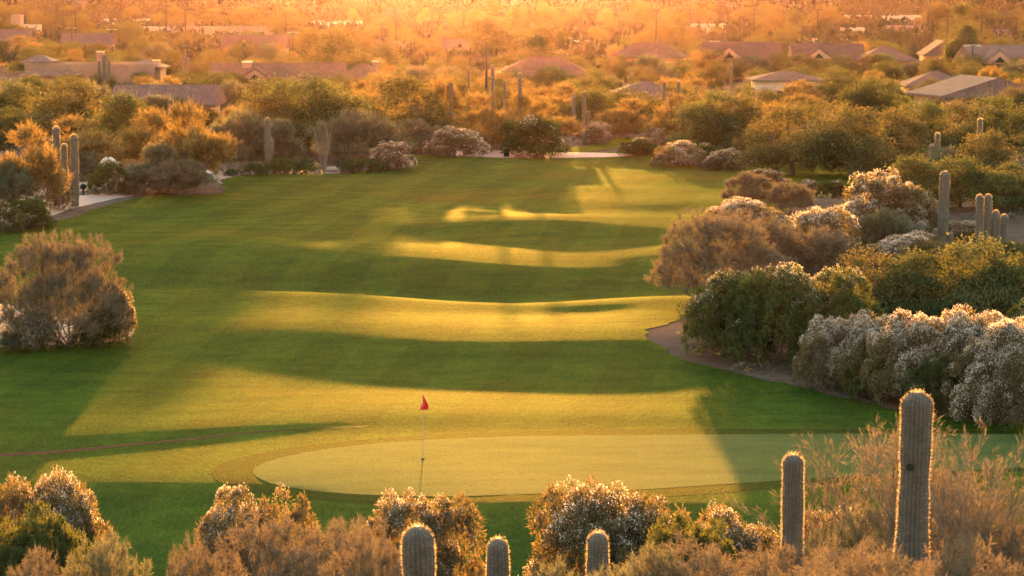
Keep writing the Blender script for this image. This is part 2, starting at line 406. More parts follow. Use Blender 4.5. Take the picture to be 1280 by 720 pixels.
def blades(rng, base, dirs, L, W, tint):
    n = len(base)
    s = unit(np.cross(dirs, rng.normal(size=(n, 3))))
    L = L[:, None]; W = W[:, None]
    mid = base + dirs * L * .5
    v = np.stack([base, mid + s * W * .5, base + dirs * L, mid - s * W * .5], 1).reshape(-1, 3)
    f = np.arange(n * 4).reshape(n, 4)
    return v, f, tint

def clumps(rng, lobes, K, inner=.25, up_only=0.):
    w = np.array([(l[3] * l[4] * l[5]) ** .6 for l in lobes]); w /= w.sum()
    k = rng.choice(len(lobes), K, p=w); A = np.array(lobes)[k]
    d = unit(rng.normal(size=(K, 3)))
    d[:, 2] = np.where(d[:, 2] < -up_only, -d[:, 2] * .7, d[:, 2])
    r = 1 - np.abs(rng.normal(size=K)) * inner; r = np.clip(r, .05, 1.05)
    c = A[:, :3] + d * A[:, 3:6] * r[:, None]
    # bury those deep inside another lobe
    keep = np.ones(K, bool)
    for l in lobes:
        q = (c - np.array(l[:3])) / np.array(l[3:6]); keep &= np.linalg.norm(q, axis=1) > .45
    keep &= c[:, 2] > .05
    return c[keep], d[keep]

def make_lobes(rng, w, h, n, base=.25, flat=1.):
    """uneven crown: several ellipsoids inside a w x h envelope"""
    L = []
    for i in range(n):
        a = rng.uniform(0, 2 * math.pi); rr = math.sqrt(rng.uniform(0, 1)) * .30 * w
        s = rng.uniform(.17, .30) * w * flat
        zc = rng.uniform(base + .12, .76) * h * (1 - .35 * (rr / (.3 * w)) ** 2)
        sz = min(s * rng.uniform(.75, 1.1), (h - zc) * 1.0, max(zc - base * h * .5, .2 * h))
        L.append((rr * math.cos(a), rr * math.sin(a), zc, s, s, sz))
    m = max(range(n), key=lambda i: L[i][2]); l = L[m]
    L[m] = (l[0] * .4, l[1] * .4, h - l[5], l[3], l[4], l[5])
    return L

def dome_lobes(rng, w, h, n):
    L = []
    for i in range(n):
        k = (i + .5) / n; zz = 1 - k * 1.0; a = i * 2.39996 + rng.uniform(-.3, .3); rr = math.sqrt(max(0, 1 - zz ** 3.2))
        s = rng.uniform(.15, .22) * w; q = rng.uniform(.78, 1.12)
        L.append((rr * math.cos(a) * w * .33 * q, rr * math.sin(a) * w * .33 * q, max(.16 * h, zz * h * .72 * q), s, s, min(s, .30 * h)))
    L.append((0, 0, h * .45, w * .28, w * .28, h * .38))
    return L

def crown_leafy(rng, lobes, K, per, rc, L, W, inner=.3, trim=0.):
    c, d = clumps(rng, lobes, K, inner, .35)
    n = len(c); ct = rng.uniform(0, .7, n)
    cc = np.repeat(c, per, 0); cd = np.repeat(d, per, 0); t = np.repeat(ct, per)
    sz = np.repeat(rng.uniform(.6, 1.35, n), per)[:, None]
    off = rng.normal(size=cc.shape) * rc * .5 * sz; off[:, 2] *= .8
    dirs = unit(cd * .5 + rng.normal(size=cc.shape) * .8 + np.array([0, 0, .15]))
    N_ = len(cc)
    return blades(rng, cc + off, dirs, L * rng.uniform(.6, 1.4, N_), W * rng.uniform(.6, 1.4, N_), np.clip(t + rng.uniform(0, .3, N_), 0, 1))

def crown_feather(rng, lobes, K, per, L, W, up=.8, out=.6, spread=.35, inner=.35):
    c, d = clumps(rng, lobes, K, inner, .1)
    n = len(c); ct = rng.uniform(0, .7, n)
    ax = unit(d * out + np.array([0, 0, up]) + rng.normal(size=d.shape) * .25)
    cc = np.repeat(c, per, 0); ca = np.repeat(ax, per, 0); t = np.repeat(ct, per); N_ = len(cc)
    dirs = unit(ca + rng.normal(size=cc.shape) * spread)
    base = cc + ca * (rng.uniform(-.5, .5, N_) * L)[:, None] + rng.normal(size=cc.shape) * L * .12
    return blades(rng, base, dirs, L * rng.uniform(.5, 1.3, N_), W * rng.uniform(.6, 1.4, N_), np.clip(t + rng.uniform(0, .3, N_), 0, 1))

def crown_broom(rng, lobes, K, per, rc, L, W, white=0., fl=30, fs=.05, inner=.10):
    """rounded leafy heads over a lobed surface, with pale seed fluff on the outer side of some"""
    c, d = clumps(rng, lobes, K, inner, .45)
    n = len(c); ct = rng.uniform(0, .6, n); R_ = rc * rng.uniform(.65, 1.3, n)
    ax = unit(d * .9 + np.array([0, 0, .5]))
    cc = np.repeat(c, per, 0); t = np.repeat(ct, per); rr = np.repeat(R_, per); N_ = len(cc)
    q = unit(rng.normal(size=cc.shape) + np.repeat(ax, per, 0) * .7)
    el = np.array([1, 1, 1.15])
    V = blades(rng, cc + q * el * (rr * rng.uniform(.35, 1.0, N_) ** .6)[:, None] - q * (L * .5), unit(q + rng.normal(size=cc.shape) * .45), L * rng.uniform(.6, 1.4, N_), W * rng.uniform(.6, 1.4, N_), np.clip(t + rng.uniform(0, .4, N_), 0, 1))
    fo = None
    if white > 0:
        patch = np.sin(c[:, 0] * 1.7 + c[:, 1] * 1.3 + 1) + np.sin(c[:, 2] * 2.3 + c[:, 0]) * .6 + d[:, 2] * 1.3 + rng.normal(size=n) * .45
        sel = patch > np.quantile(patch, 1 - white)
        tt = np.repeat(c[sel], fl, 0); tx = np.repeat(ax[sel], fl, 0); r2 = np.repeat(R_[sel], fl); m = len(tt)
        if m:
            q = unit(rng.normal(size=tt.shape) + tx * 1.3)
            fo = blades(rng, tt + q * el * (r2 * rng.uniform(.85, 1.12, m))[:, None], unit(rng.normal(size=tt.shape) + q * .6), fs * rng.uniform(.6, 1.5, m), fs * rng.uniform(.5, 1.0, m), rng.uniform(0, 1, m))
    return V, fo

def stems_mesh(rng, name, lobes, h, r0, trunk=True, nsub=3, mat=None, K=6):
    mb = MB()
    fork = np.array([0, 0, h * .22])
    if trunk:
        mb.tube([(0, 0, -.25), (rng.uniform(-.05, .05), 0, h * .1), tuple(fork)], [r0 * 1.25, r0, r0 * .85], 8, False)
    for l in lobes:
        e = np.array(l[:3]); s = fork if trunk else np.array([rng.normal() * .15, rng.normal() * .15, -.1])
        mid = s * .5 + e * .5 + rng.normal(size=3) * .12 * h * np.array([1, 1, .5])
        q = [s, s * .65 + mid * .35 + np.array([0, 0, .02 * h]), mid, e]
        mb.tube(q, [r0 * .6, r0 * .5, r0 * .38, r0 * .2], 6, False)
        for _ in range(nsub):
            d = unit(rng.normal(size=3)); d[2] = abs(d[2])
            t = e + d * np.array(l[3:6]) * .85; a = mid * .4 + e * .6
            mb.tube([a, (a + t) / 2 + rng.normal(size=3) * .08, t], [r0 * .24, r0 * .16, r0 * .06], 4, False)
    return mb.mesh(name, mat, True)

PROTO = {}
def proto(kind, name, seed, w, h, build):
    rng = np.random.default_rng(seed)
    parts = build(rng, w, h)
    me = parts[0][1]; n = len(me.vertices); co = np.empty(n * 3, np.float32); me.vertices.foreach_get('co', co); co = co.reshape(-1, 3)
    ex = (np.percentile(co[:, 0], 98.5) - np.percentile(co[:, 0], 1.5) + np.percentile(co[:, 1], 98.5) - np.percentile(co[:, 1], 1.5)) / 2
    w, h = float(ex), float(np.percentile(co[:, 2], 99.4))
    PROTO.setdefault(kind, []).append((name, w, h, parts))

def b_mesq(mat, K=330, per=42, L=.17, W=.075, nl=9, base=.22, rc=.55):
    def f(rng, w, h):
        lobes = make_lobes(rng, w, h, nl, base)
        for i in range(nl // 2):
            a = i * 6.28 / (nl // 2) + rng.uniform(0, .8); s = rng.uniform(.15, .23) * w
            lobes.append((math.cos(a) * .30 * w, math.sin(a) * .30 * w, h * rng.uniform(base + .12, base + .3), s, s, s * .7))
        v, fc, t = crown_leafy(rng, lobes, K, per, rc, L, W)
        return [('crown', mesh_np('crown', v, fc, t, M[mat])), ('trunk', stems_mesh(rng, 'trunk', lobes, h, .13, True, 3, M['bark']))]
    return f
def b_feather(mat, K=420, per=34, L=.55, W=.03, nl=9, base=.1, up=.8, spread=.35, dome=False, nsub=4, inner=.35):
    def f(rng, w, h):
        lobes = dome_lobes(rng, w, h * .96, nl) if dome else make_lobes(rng, w, h * .94, nl, base)
        v, fc, t = crown_feather(rng, lobes, K, per, L, W, up=up, spread=spread, inner=inner)
        return [('crown', mesh_np('crown', v, fc, t, M[mat])), ('stem', stems_mesh(rng, 'stem', lobes, h, .06, False, nsub, M['palebark']))]
    return f
def b_broom(mat, K=420, per=44, rc=.24, L=.14, W=.05, nl=10, base=.02, white=.6, fl=30, fs=.06):
    def f(rng, w, h):
        lobes = dome_lobes(rng, w, h, nl)
        V, fo = crown_broom(rng, lobes, K, per, rc, L, W, white, fl, fs)
        P = [('crown', mesh_np('crown', *V[:2], V[2], M[mat])), ('stem', stems_mesh(rng, 'stem', lobes[:nl], h, .05, False, 2, M['bark']))]
        if fo is not None: P.append(('blossom', mesh_np('blossom', *fo[:2], fo[2], M['blossom'])))
        return P
    return f

for s in range(4): proto('M', 'mesquite_tree', 10 + s, 5.5, 4.6, b_mesq('mesq', K=440, per=46, base=.0))
for s in range(3): proto('V', 'ironwood_tree', 20 + s, 5.5, 4.6, b_mesq('olive', K=480, per=46, base=.05))
for s in range(3): proto('P', 'palo_verde_tree', 30 + s, 5, 4.6, b_feather('gold', K=430, per=34, L=.5, W=.036, base=.06, up=.6, spread=.45))
for s in range(3): proto('F', 'feathery_shrub', 40 + s, 4.5, 3.6, b_feather('feather', K=620, per=42, L=.36, W=.022, up=.6, spread=.5))
for s in range(2): proto('G', 'grey_green_shrub', 50 + s, 4.0, 3.2, b_feather('featherg', K=420, per=36, L=.45, W=.028))
for s in range(4): proto('B', 'desert_broom_shrub', 60 + s, 3.6, 2.6, b_broom('broom', white=.6))
for s in range(3): proto('K', 'dark_broom_shrub', 70 + s, 3.6, 2.8, b_broom('darkbroom', K=460, white=.12))
for s in range(2): proto('H', 'clipped_shrub', 80 + s, 2.0, 1.2, b_broom('hedge', K=200, per=34, rc=.13, L=.09, W=.035, nl=6, white=0))
for s in range(2): proto('E', 'tall_tree', 85 + s, 5.5, 9.0, b_mesq('olive', K=1000, per=50, L=.24, W=.13, nl=14, base=.12, rc=.6))
# big detailed foreground / hero forms
for s in range(4): proto('FF', 'feathery_shrub', 90 + s, 4.2, 3.4, b_feather(['feather', 'feather', 'featherg', 'feather'][s], K=1500, per=34, L=.15, W=.011, nl=17, up=.35, spread=.8, base=.03, dome=True, nsub=9, inner=.22))
for s in range(3): proto('BB', 'desert_broom_shrub', 95 + s, 3.6, 3.2, b_broom('broom', K=1150, per=80, rc=.15, L=.08, W=.020, nl=13, white=.30, fl=46, fs=.022))
proto('KK', 'dark_broom_shrub', 99, 3.4, 2.8, b_broom('darkbroom', K=1150, per=80, rc=.15, L=.08, W=.022, nl=12, white=0))
for s in range(2): proto('DB', 'dark_broom_shrub', 110 + s, 5.0, 4.2, b_broom('darkbroom', K=800, per=64, rc=.27, L=.13, W=.042, nl=15, white=.12, fl=30, fs=.045))
for s in range(2): proto('WB', 'desert_broom_shrub', 120 + s, 4.4, 3.8, b_broom('broom', K=800, per=54, rc=.25, L=.12, W=.038, nl=14, white=.58, fl=60, fs=.045))
proto('BF', 'feathery_shrub', 130, 6.4, 5.2, b_feather('feather', K=1800, per=38, L=.24, W=.018, nl=24, base=.02, up=.55, spread=.6, dome=True, nsub=6, inner=.25))

PLACED = []   # (root, kind, px, py_mid, size px)
WORD = {'M': ('mesquite tree', 'tree', 'mesquite trees of the desert belt'), 'V': ('dark ironwood tree', 'tree', 'ironwood trees of the desert belt'),
        'P': ('golden palo verde tree', 'tree', 'palo verde trees glowing in the sun'), 'F': ('tan feathery shrub', 'shrub', 'feathery shrubs'),
        'G': ('grey green feathery shrub', 'shrub', 'grey green shrubs'), 'B': ('white tipped broom shrub', 'shrub', 'white tipped desert broom shrubs'),
        'K': ('dark broom shrub', 'shrub', 'dark broom shrubs'), 'H': ('low rounded shrub', 'shrub', 'low rounded shrubs'), 'E': ('tall slim tree', 'tree', 'tall trees on the plain')}
for a, b in (('FF', 'F'), ('BB', 'B'), ('KK', 'K'), ('DB', 'K'), ('WB', 'B'), ('BF', 'F')): WORD[a] = WORD[b]
_prng = np.random.default_rng(3)
USED = {}
def plant_at(kind, x, y, w, h, label=None, z=None):
    L = PROTO[kind]; i = USED.get(kind, 0); USED[kind] = i + 1
    name, w0, h0, parts = L[i % len(L)]
    z = Ts(x, y) - .04 if z is None else z
    root = empty(name, (x, y, z), _prng.uniform(0, 6.28)); root.scale = (w / w0, w / w0, h / h0)
    for n, me in parts: link(n, me, root)
    wd = WORD[kind]
    tag(root, label, wd[1], wd[2])
    px, py = to_px(x, y, z + h * .6)
    PLACED.append((root, kind, px, py, w * F / y, label, h))
    return root

def plant(kind, cx, base, top, w, label=None, dist=None):
    """pixel box of the plant on the photograph -> place and size in metres"""
    if dist is None: x, y, z = hit(cx, base)
    else:
        d = ray(cx, 360); x, y = d[0] * dist / d[1], dist; z = Ts(x, y)
    dep = y * cp - (z - CAMZ) * sp_
    h = (to_px(x, y, z)[1] - top) * dep / F
    return plant_at(kind, x, y, w * dep / F, max(h, .3), label)

# ------------------------------------------------------------------ plants seen one by one
for a in [
 # left edge, far
 ('M', 80, 180, 98, 108), ('V', 12, 185, 135, 62), ('P', 30, 266, 158, 78), ('G', 18, 268, 205, 60), ('P', 95, 222, 147, 100),
 ('K', 35, 284, 248, 58), ('K', 5, 290, 250, 40), ('V', 150, 200, 118, 90), ('P', 182, 212, 138, 75), ('P', 236, 238, 132, 92), ('G', 200, 240, 180, 60),
 ('K', 138, 243, 203, 50), ('G', 176, 242, 205, 60), ('F', 222, 244, 200, 78), ('B', 158, 243, 225, 34), ('B', 75, 262, 215, 34), ('G', 108, 225, 190, 40),
 ('V', 385, 190, 98, 135), ('M', 335, 196, 120, 80), ('G', 300, 214, 140, 70), ('G', 345, 213, 150, 62), ('P', 292, 200, 135, 50),
 ('G', 440, 204, 140, 90), ('G', 470, 200, 150, 80), ('M', 505, 188, 96, 130), ('P', 545, 180, 100, 70), ('P', 470, 175, 118, 70), ('G', 520, 192, 150, 60),
 ('H', 318, 219, 203, 30), ('H', 290, 219, 210, 22), ('H', 350, 218, 197, 36), ('H', 378, 218, 197, 36), ('B', 487, 212, 178, 50), ('H', 463, 214, 196, 46), ('H', 436, 216, 197, 30),
 ('B', 570, 195, 160, 72), ('P', 602, 190, 118, 70), ('P', 645, 182, 116, 60), ('K', 668, 197, 148, 78), ('P', 682, 188, 128, 66), ('M', 560, 165, 110, 60),
 ('B', 742, 179, 153, 42), ('P', 786, 173, 124, 74), ('P', 722, 166, 118, 50), ('B', 822, 183, 160, 34), ('K', 800, 193, 172, 52), ('B', 848, 207, 177, 66), ('B', 908, 212, 187, 52), ('K', 880, 203, 180, 44),
 ('P', 850, 180, 118, 60), ('V', 886, 190, 115, 86), ('V', 735, 168, 114, 90), ('M', 795, 163, 112, 84), ('M', 845, 172, 108, 80), ('M', 575, 172, 104, 90), ('M', 628, 176, 110, 80), ('P', 700, 168, 106, 84), ('M', 745, 160, 108, 74), ('M', 925, 192, 122, 84), ('M', 990, 219, 132, 118), ('M', 1062, 222, 136, 120), ('M', 1030, 205, 125, 90), ('P', 960, 195, 130, 70),
 ('M', 1118, 214, 140, 92), ('V', 1155, 200, 128, 84), ('M', 1196, 196, 128, 84), ('V', 1250, 200, 122, 96), ('G', 1175, 235, 185, 70),
 ('V', 1140, 262, 196, 84), ('V', 1200, 258, 196, 84), ('V', 1262, 262, 205, 80), ('M', 1230, 236, 165, 80),
 # right side, middle
 ('F', 938, 262, 216, 66), ('F', 990, 266, 226, 60), ('B', 958, 236, 212, 46), ('B', 1012, 244, 225, 36), ('K', 1042, 246, 226, 44),
 ('B', 1105, 302, 218, 100), ('B', 1072, 306, 250, 58), ('WB', 1135, 300, 232, 80), ('G', 1100, 312, 262, 60),
 ('WB', 935, 305, 250, 100), ('B', 1024, 322, 262, 84), ('B', 1050, 300, 258, 46), ('P', 1180, 338, 304, 90),
 ('BF', 900, 378, 266, 150), ('F', 962, 365, 275, 112), ('F', 1026, 368, 288, 104),
 ('DB', 905, 443, 342, 108), ('DB', 968, 452, 336, 126), ('DB', 1040, 458, 338, 112),
 ('WB', 1132, 345, 293, 108), ('B', 1206, 300, 276, 60), ('P', 1150, 352, 300, 80), ('M', 1095, 405, 312, 108), ('V', 1150, 408, 316, 110), ('V', 1220, 405, 300, 118), ('V', 1275, 400, 318, 90), ('M', 1262, 348, 302, 80),
 ('M', 1190, 355, 306, 80),
 ('WB', 1040, 486, 398, 76), ('WB', 1090, 492, 396, 92), ('DB', 1065, 475, 405, 70), ('WB', 1150, 506, 394, 112), ('DB', 1105, 498, 430, 80), ('WB', 1212, 512, 392, 116), ('DB', 1180, 515, 440, 90), ('WB', 1255, 527, 402, 124), ('DB', 1290, 470, 380, 90),
 ('F', 893, 400, 340, 40),
 # left middle
 ('BF', 84, 432, 294, 144), ('B', 45, 436, 384, 52), ('G', 14, 438, 412, 46), ('B', 146, 428, 362, 46), ('G', 6, 385, 340, 34), ('K', 120, 432, 390, 50),
]: plant(*a)

fg = [
 ('FF', 250, 0, 676, 90, 45, 'low tan feathery shrub just left of the round brown broom shrub'),
 ('FF', 430, 0, 655, 110, 52, 'tan feathery shrub between the round brown one and the domed one'),
 ('KK', 860, 0, 650, 120, 52, 'low olive shrub right of the broad white tipped shrub'),
 ('FF', 800, 0, 690, 130, 40, 'blurry tan shrub right beside the slim short cactus'),
 ('FF', 945, 0, 680, 130, 42, 'blurry tan shrub just left of the middle height cactus'),
 ('FF', 1085, 0, 682, 150, 34, 'blurry tan shrub hiding the foot of the tallest cactus'),
 ('KK', 1250, 0, 662, 150, 50, 'dark olive shrub in the bottom right corner'),
 ('FF', 30, 0, 690, 90, 44, 'low tan tuft at the very bottom left corner'),
 ('BB', 62, 0, 597, 150, 57, 'pale brown broom shrub in the bottom left corner'),
 ('KK', 40, 0, 643, 150, 51, 'low olive green shrub in front of the corner broom shrub'),
 ('FF', 118, 0, 668, 120, 46, 'pale tan feathery shrub rising in the bottom left'),
 ('BB', 302, 0, 619, 160, 59, 'round brown broom shrub left of the fat short cactus'),
 ('FF', 375, 0, 655, 170, 50, 'pale feathery shrub in front of the round brown broom shrub'),
 ('BB', 522, 0, 621, 165, 60, 'domed broom shrub right behind the fat short cactus'),
 ('FF', 470, 0, 662, 110, 44, 'sparse feathery shrub left beside the fat short cactus'),
 ('BB', 765, 0, 613, 215, 61, 'broad white tipped broom shrub behind the two slim short cacti'),
 ('BB', 925, 0, 640, 150, 56, 'white tipped broom shrub left of the middle height cactus'),
 ('BB', 1050, 0, 640, 130, 58, 'broom shrub between the two tall foreground cacti'),
 ('BB', 1205, 0, 645, 170, 55, 'broom shrub right behind the tallest foreground cactus'),
 ('FF', 880, 0, 676, 190, 40, 'blurry tan shrub at the bottom beside the slim short cactus'),
 ('FF', 1070, 0, 636, 110, 48, 'tan feathery shrub left beside the tallest foreground cactus'),
 ('FF', 1040, 0, 692, 170, 36, 'blurry tan shrub below the middle height cactus'),
 ('FF', 1205, 0, 680, 160, 36, 'blurry tan shrub below the bare twiggy shrub'),
 ('FF', 1265, 0, 632, 120, 46, 'tan feathery shrub at the bottom right corner'),
 ('FF', 690, 0, 700, 100, 44, 'tip of a tan feathery shrub at the bottom edge')]
for k, cx, b, top, w, dist, lab in fg: plant(k, cx, b, top, w * (1.35 if k == 'FF' else 1.15), lab, dist)
# ------------------------------------------------------------------ twiggy shrubs, ocotillo
def twig_shrub(cx, top, w, dist, seed, label):
    rng = np.random.default_rng(seed)
    x = ray(cx, 360)[0] * dist; z = Ts(x, dist); h = CAMZ - (top + 30) / F * dist - z
    root = empty('bare_twig_shrub', (x, dist, z)); wm = w * dist / F
    st, tw = MB(), MB(); tips = []
    def grow(p, d, l, r, dep):
        q = p + d * l * .5 + rng.normal(size=3) * l * .04; e = q + unit(d + rng.normal(size=3) * .12) * l * .5
        (st if dep < 2 else tw).tube([p, q, e], [r, r * .85, r * .7], 5 if dep < 2 else 3, False)
        if dep >= 2: tips.append((q, unit(d))); tips.append((e, unit(d)))
        if dep < 5:
            for _ in range(3 if dep < 2 else 2):
                nd = unit(d + rng.normal(size=3) * .42 + np.array([0, 0, .12])); grow(e if rng.random() < .6 else q, nd, l * .70, r * .62, dep + 1)
    for i in range(5):
        a = i * 1.26 + rng.uniform(0, .6)
        grow(np.array([.05 * math.cos(a), .05 * math.sin(a), -.05]), unit(np.array([math.cos(a) * .35 * wm / h, math.sin(a) * .35 * wm / h, 1.])), h * .34, .045, 0)
    st.build('stem', M['bark'], root, True); tw.build('twig', M['palebark'], root)
    b = np.array([t[0] for t in tips]); d = np.array([t[1] for t in tips]); per = 7
    b = np.repeat(b, per, 0); d = np.repeat(d, per, 0); n = len(b)
    v, f, t = blades(rng, b + rng.normal(size=b.shape) * .03, unit(d + rng.normal(size=b.shape) * .35), .16 * rng.uniform(.5, 1.4, n), .010 * rng.uniform(.6, 1.4, n), rng.uniform(0, 1, n))
    link('leaves', mesh_np('leaves', v, f, t, M['feather']), root)
    tag(root, label, 'shrub', 'twiggy foreground shrubs')
twig_shrub(1192, 530, 170, 47, 5, 'bare twiggy shrub right of the tallest foreground cactus')
twig_shrub(1105, 498, 120, 50, 6, 'thin twiggy shrub close left behind the tallest foreground cactus')
twig_shrub(1235, 528, 120, 52, 8, 'slender twiggy shrub near the right edge below the white tipped shrubs')

def ocotillo(cx, base, top, w, label):
    x, y, z = hit(cx, base); rng = np.random.default_rng(int(cx)); h = (base - top) * y / F; wm = w * y / F
    root = empty('ocotillo', (x, y, z)); tag(root, label, 'desert plant', 'ocotillo plants')
    mb = MB()
    for i in range(26):
        a = rng.uniform(0, 6.28); r = rng.uniform(.1, .5) * wm; l = h * rng.uniform(.75, 1)
        P = [np.array([0.05 * math.cos(a), .05 * math.sin(a), -.05]), np.array([r * .45 * math.cos(a), r * .45 * math.sin(a), l * .5]), np.array([r * math.cos(a + .2), r * math.sin(a + .2), l])]
        mb.tube(P, [.026, .02, .01], 4, False)
    mb.build('stem', M['palebark'], root)
ocotillo(405, 217, 156, 34, 'pale ocotillo with fanning stems at the end of the clipped hedge')
ocotillo(270, 222, 172, 30, 'thin ocotillo behind the golden tree left of the fairway')
ocotillo(868, 120, 96, 22, 'small ocotillo by the far shrub belt behind the right fairway end')

# ------------------------------------------------------------------ saguaro cacti
def sag_body(pts, rad, ribs, seg, m):
    """ribbed column along pts with a domed top"""
    pts = np.array(pts, float); cum = np.r_[0, np.cumsum(np.linalg.norm(np.diff(pts, axis=0), axis=1))]
    tot = cum[-1]; n = max(6, int(tot / seg))
    s = np.r_[np.linspace(0, tot - rad, n, endpoint=False), tot - rad + rad * np.sin(np.linspace(0, math.pi / 2 * .96, 6))]
    C = np.stack([np.interp(s, cum, pts[:, i]) for i in range(3)], 1)
    for _ in range(4): C[1:-7] = (C[:-8] + C[1:-7] * 2 + C[2:-6]) / 4
    rr = np.where(s <= tot - rad, rad * (1 - .06 * np.cos(s * 1.7)), rad * np.sqrt(np.clip(1 - ((s - tot + rad) / rad) ** 2, .02, 1)))
    rr = rr * (1 + .035 * np.sin(s * 3.1 + tot * 7) + .022 * np.sin(s * 8.3 + tot * 3))
    tn = unit(np.gradient(C, axis=0)); k = ribs * 4; th = np.arange(k) * 2 * math.pi / k
    prof = 1 - .24 * (.5 - .5 * np.cos(th * ribs)) ** .8
    V = []; A0 = np.array([0, 1., 0])
    SP = []
    for i in range(len(C)):
        a = np.cross(A0, tn[i]); a = a / (np.linalg.norm(a) + 1e-6); b = np.cross(tn[i], a)
        ring = np.cos(th)[:, None] * a + np.sin(th)[:, None] * b
        V.append(C[i] + ring * (rr[i] * prof)[:, None])
        up = .9 if i > len(C) - 6 else .1
        SP.append((C[i] + ring[::4] * rr[i], ring[::4] + tn[i] * up))
    V = np.concatenate(V); f = []
    for i in range(len(C) - 1):
        for j in range(k): f.append((i * k + j, i * k + (j + 1) % k, (i + 1) * k + (j + 1) % k, (i + 1) * k + j))
    f.append(tuple(range((len(C) - 1) * k, len(C) * k)))
    return V, f, SP

def saguaro(cx, base, top, w, label, dist=None, arms=(), ribs=16, lod=1, hole=None, lean=0.):
    if dist is None: x, y, z = hit(cx, base)
    else: y = dist; x = ray(cx, 360)[0] * dist; z = Ts(x, y)
    h = CAMZ - z - (top + 30) / F * y; r = w * y / F / 2
    rng = np.random.default_rng(int(cx * 7 + top))
    root = empty('saguaro_cactus', (x, y, z)); tag(root, label, 'cactus', 'saguaro cacti')
    def column(name, P, rad, par):
        V, f, SP = sag_body(P, rad, ribs, max(.04 if lod > 1 else .12, h / 90), 0)
        mb = MB(); mb.add(V.tolist(), f); o = mb.build(name, M['saguaro'], par, True)
        per = {2: 5, 1: 3, 0: 1}[lod]; b = []; d = []
        for p, q in SP:
            b.append(np.repeat(p, per, 0)); d.append(np.repeat(q, per, 0))
        b = np.concatenate(b); d = np.concatenate(d); n = len(b)
        sw = max(.0035 if lod > 1 else .010, y / F * (.22 if lod else .12)); sl = max(.034, y / F * (1.2 if lod else .5))
        v, ff, t = blades(rng, b + rng.normal(size=b.shape) * .004 * (1, 1, 5), unit(unit(d) + rng.normal(size=b.shape) * .38), sl * rng.uniform(.5, 1.3, n), sw * rng.uniform(.7, 1.3, n), rng.uniform(0, 1, n))
        s = link('spines', mesh_np('spines', v, ff, t, M['spine']), o); s['kind'] = 'stuff'
        return o
    bx = lean * h
    body = column('trunk', [(0, 0, -.1), (bx * .3, 0, h * .5), (bx, 0, h)], r, root)
    for side, z0, z1, sp, sc in arms:     # side offset sign, start and end heights (fractions), spread in metres
        x1 = sp * side
        column('arm', [(0, 0, h * z0), (x1 * .55, 0, h * z0 + abs(sp) * .08), (x1 * .95, -.02, h * z0 + abs(sp) * .55), (x1, -.02, h * z1 * .6 + h * z0 * .4 + abs(sp) * .3), (x1, -.02, h * z1)], r * sc, root)
    if hole:
        px, py = hole
        hz = CAMZ - (py + 30) / F * y - z; hx = (px - cx) / F * y
        mb = MB(); a = np.linspace(0, 2 * math.pi, 14, endpoint=False)
        yy = -math.sqrt(max(r * r - hx * hx, 0)) - .004
        V = [(hx + .055 * math.cos(t), yy, hz + .05 * math.sin(t)) for t in a] + [(hx + .04 * math.cos(t), yy + .05, hz + .035 * math.sin(t)) for t in a]
        mb.add(V, [tuple(range(14))[::-1]] + [(i, (i + 1) % 14, 14 + (i + 1) % 14, 14 + i) for i in range(14)])
        mb.build('nest_hole', M['dark'], root)
    PLM.append((cx, (top + base) / 2 if base else top + 40, label))
PLM = []
saguaro(1146, 0, 492, 40, 'tallest foreground saguaro with a dark nest hole', 40, ribs=22, lod=2, lean=.015, hole=(1141, 585))
saguaro(996, 0, 572, 27, 'slim middle height foreground saguaro left of the tallest one', 44, ribs=20, lod=2)
saguaro(525, 0, 664, 38, 'fat short saguaro top at the bottom edge, below the flag', 38, ribs=20, lod=2, lean=-.02)
saguaro(622, 0, 680, 26, 'small saguaro top at the bottom edge, right of the fat one', 43, ribs=18, lod=2)
saguaro(749, 0, 672, 26, 'slim saguaro top in front of the broad white tipped shrub', 43, ribs=18, lod=2)
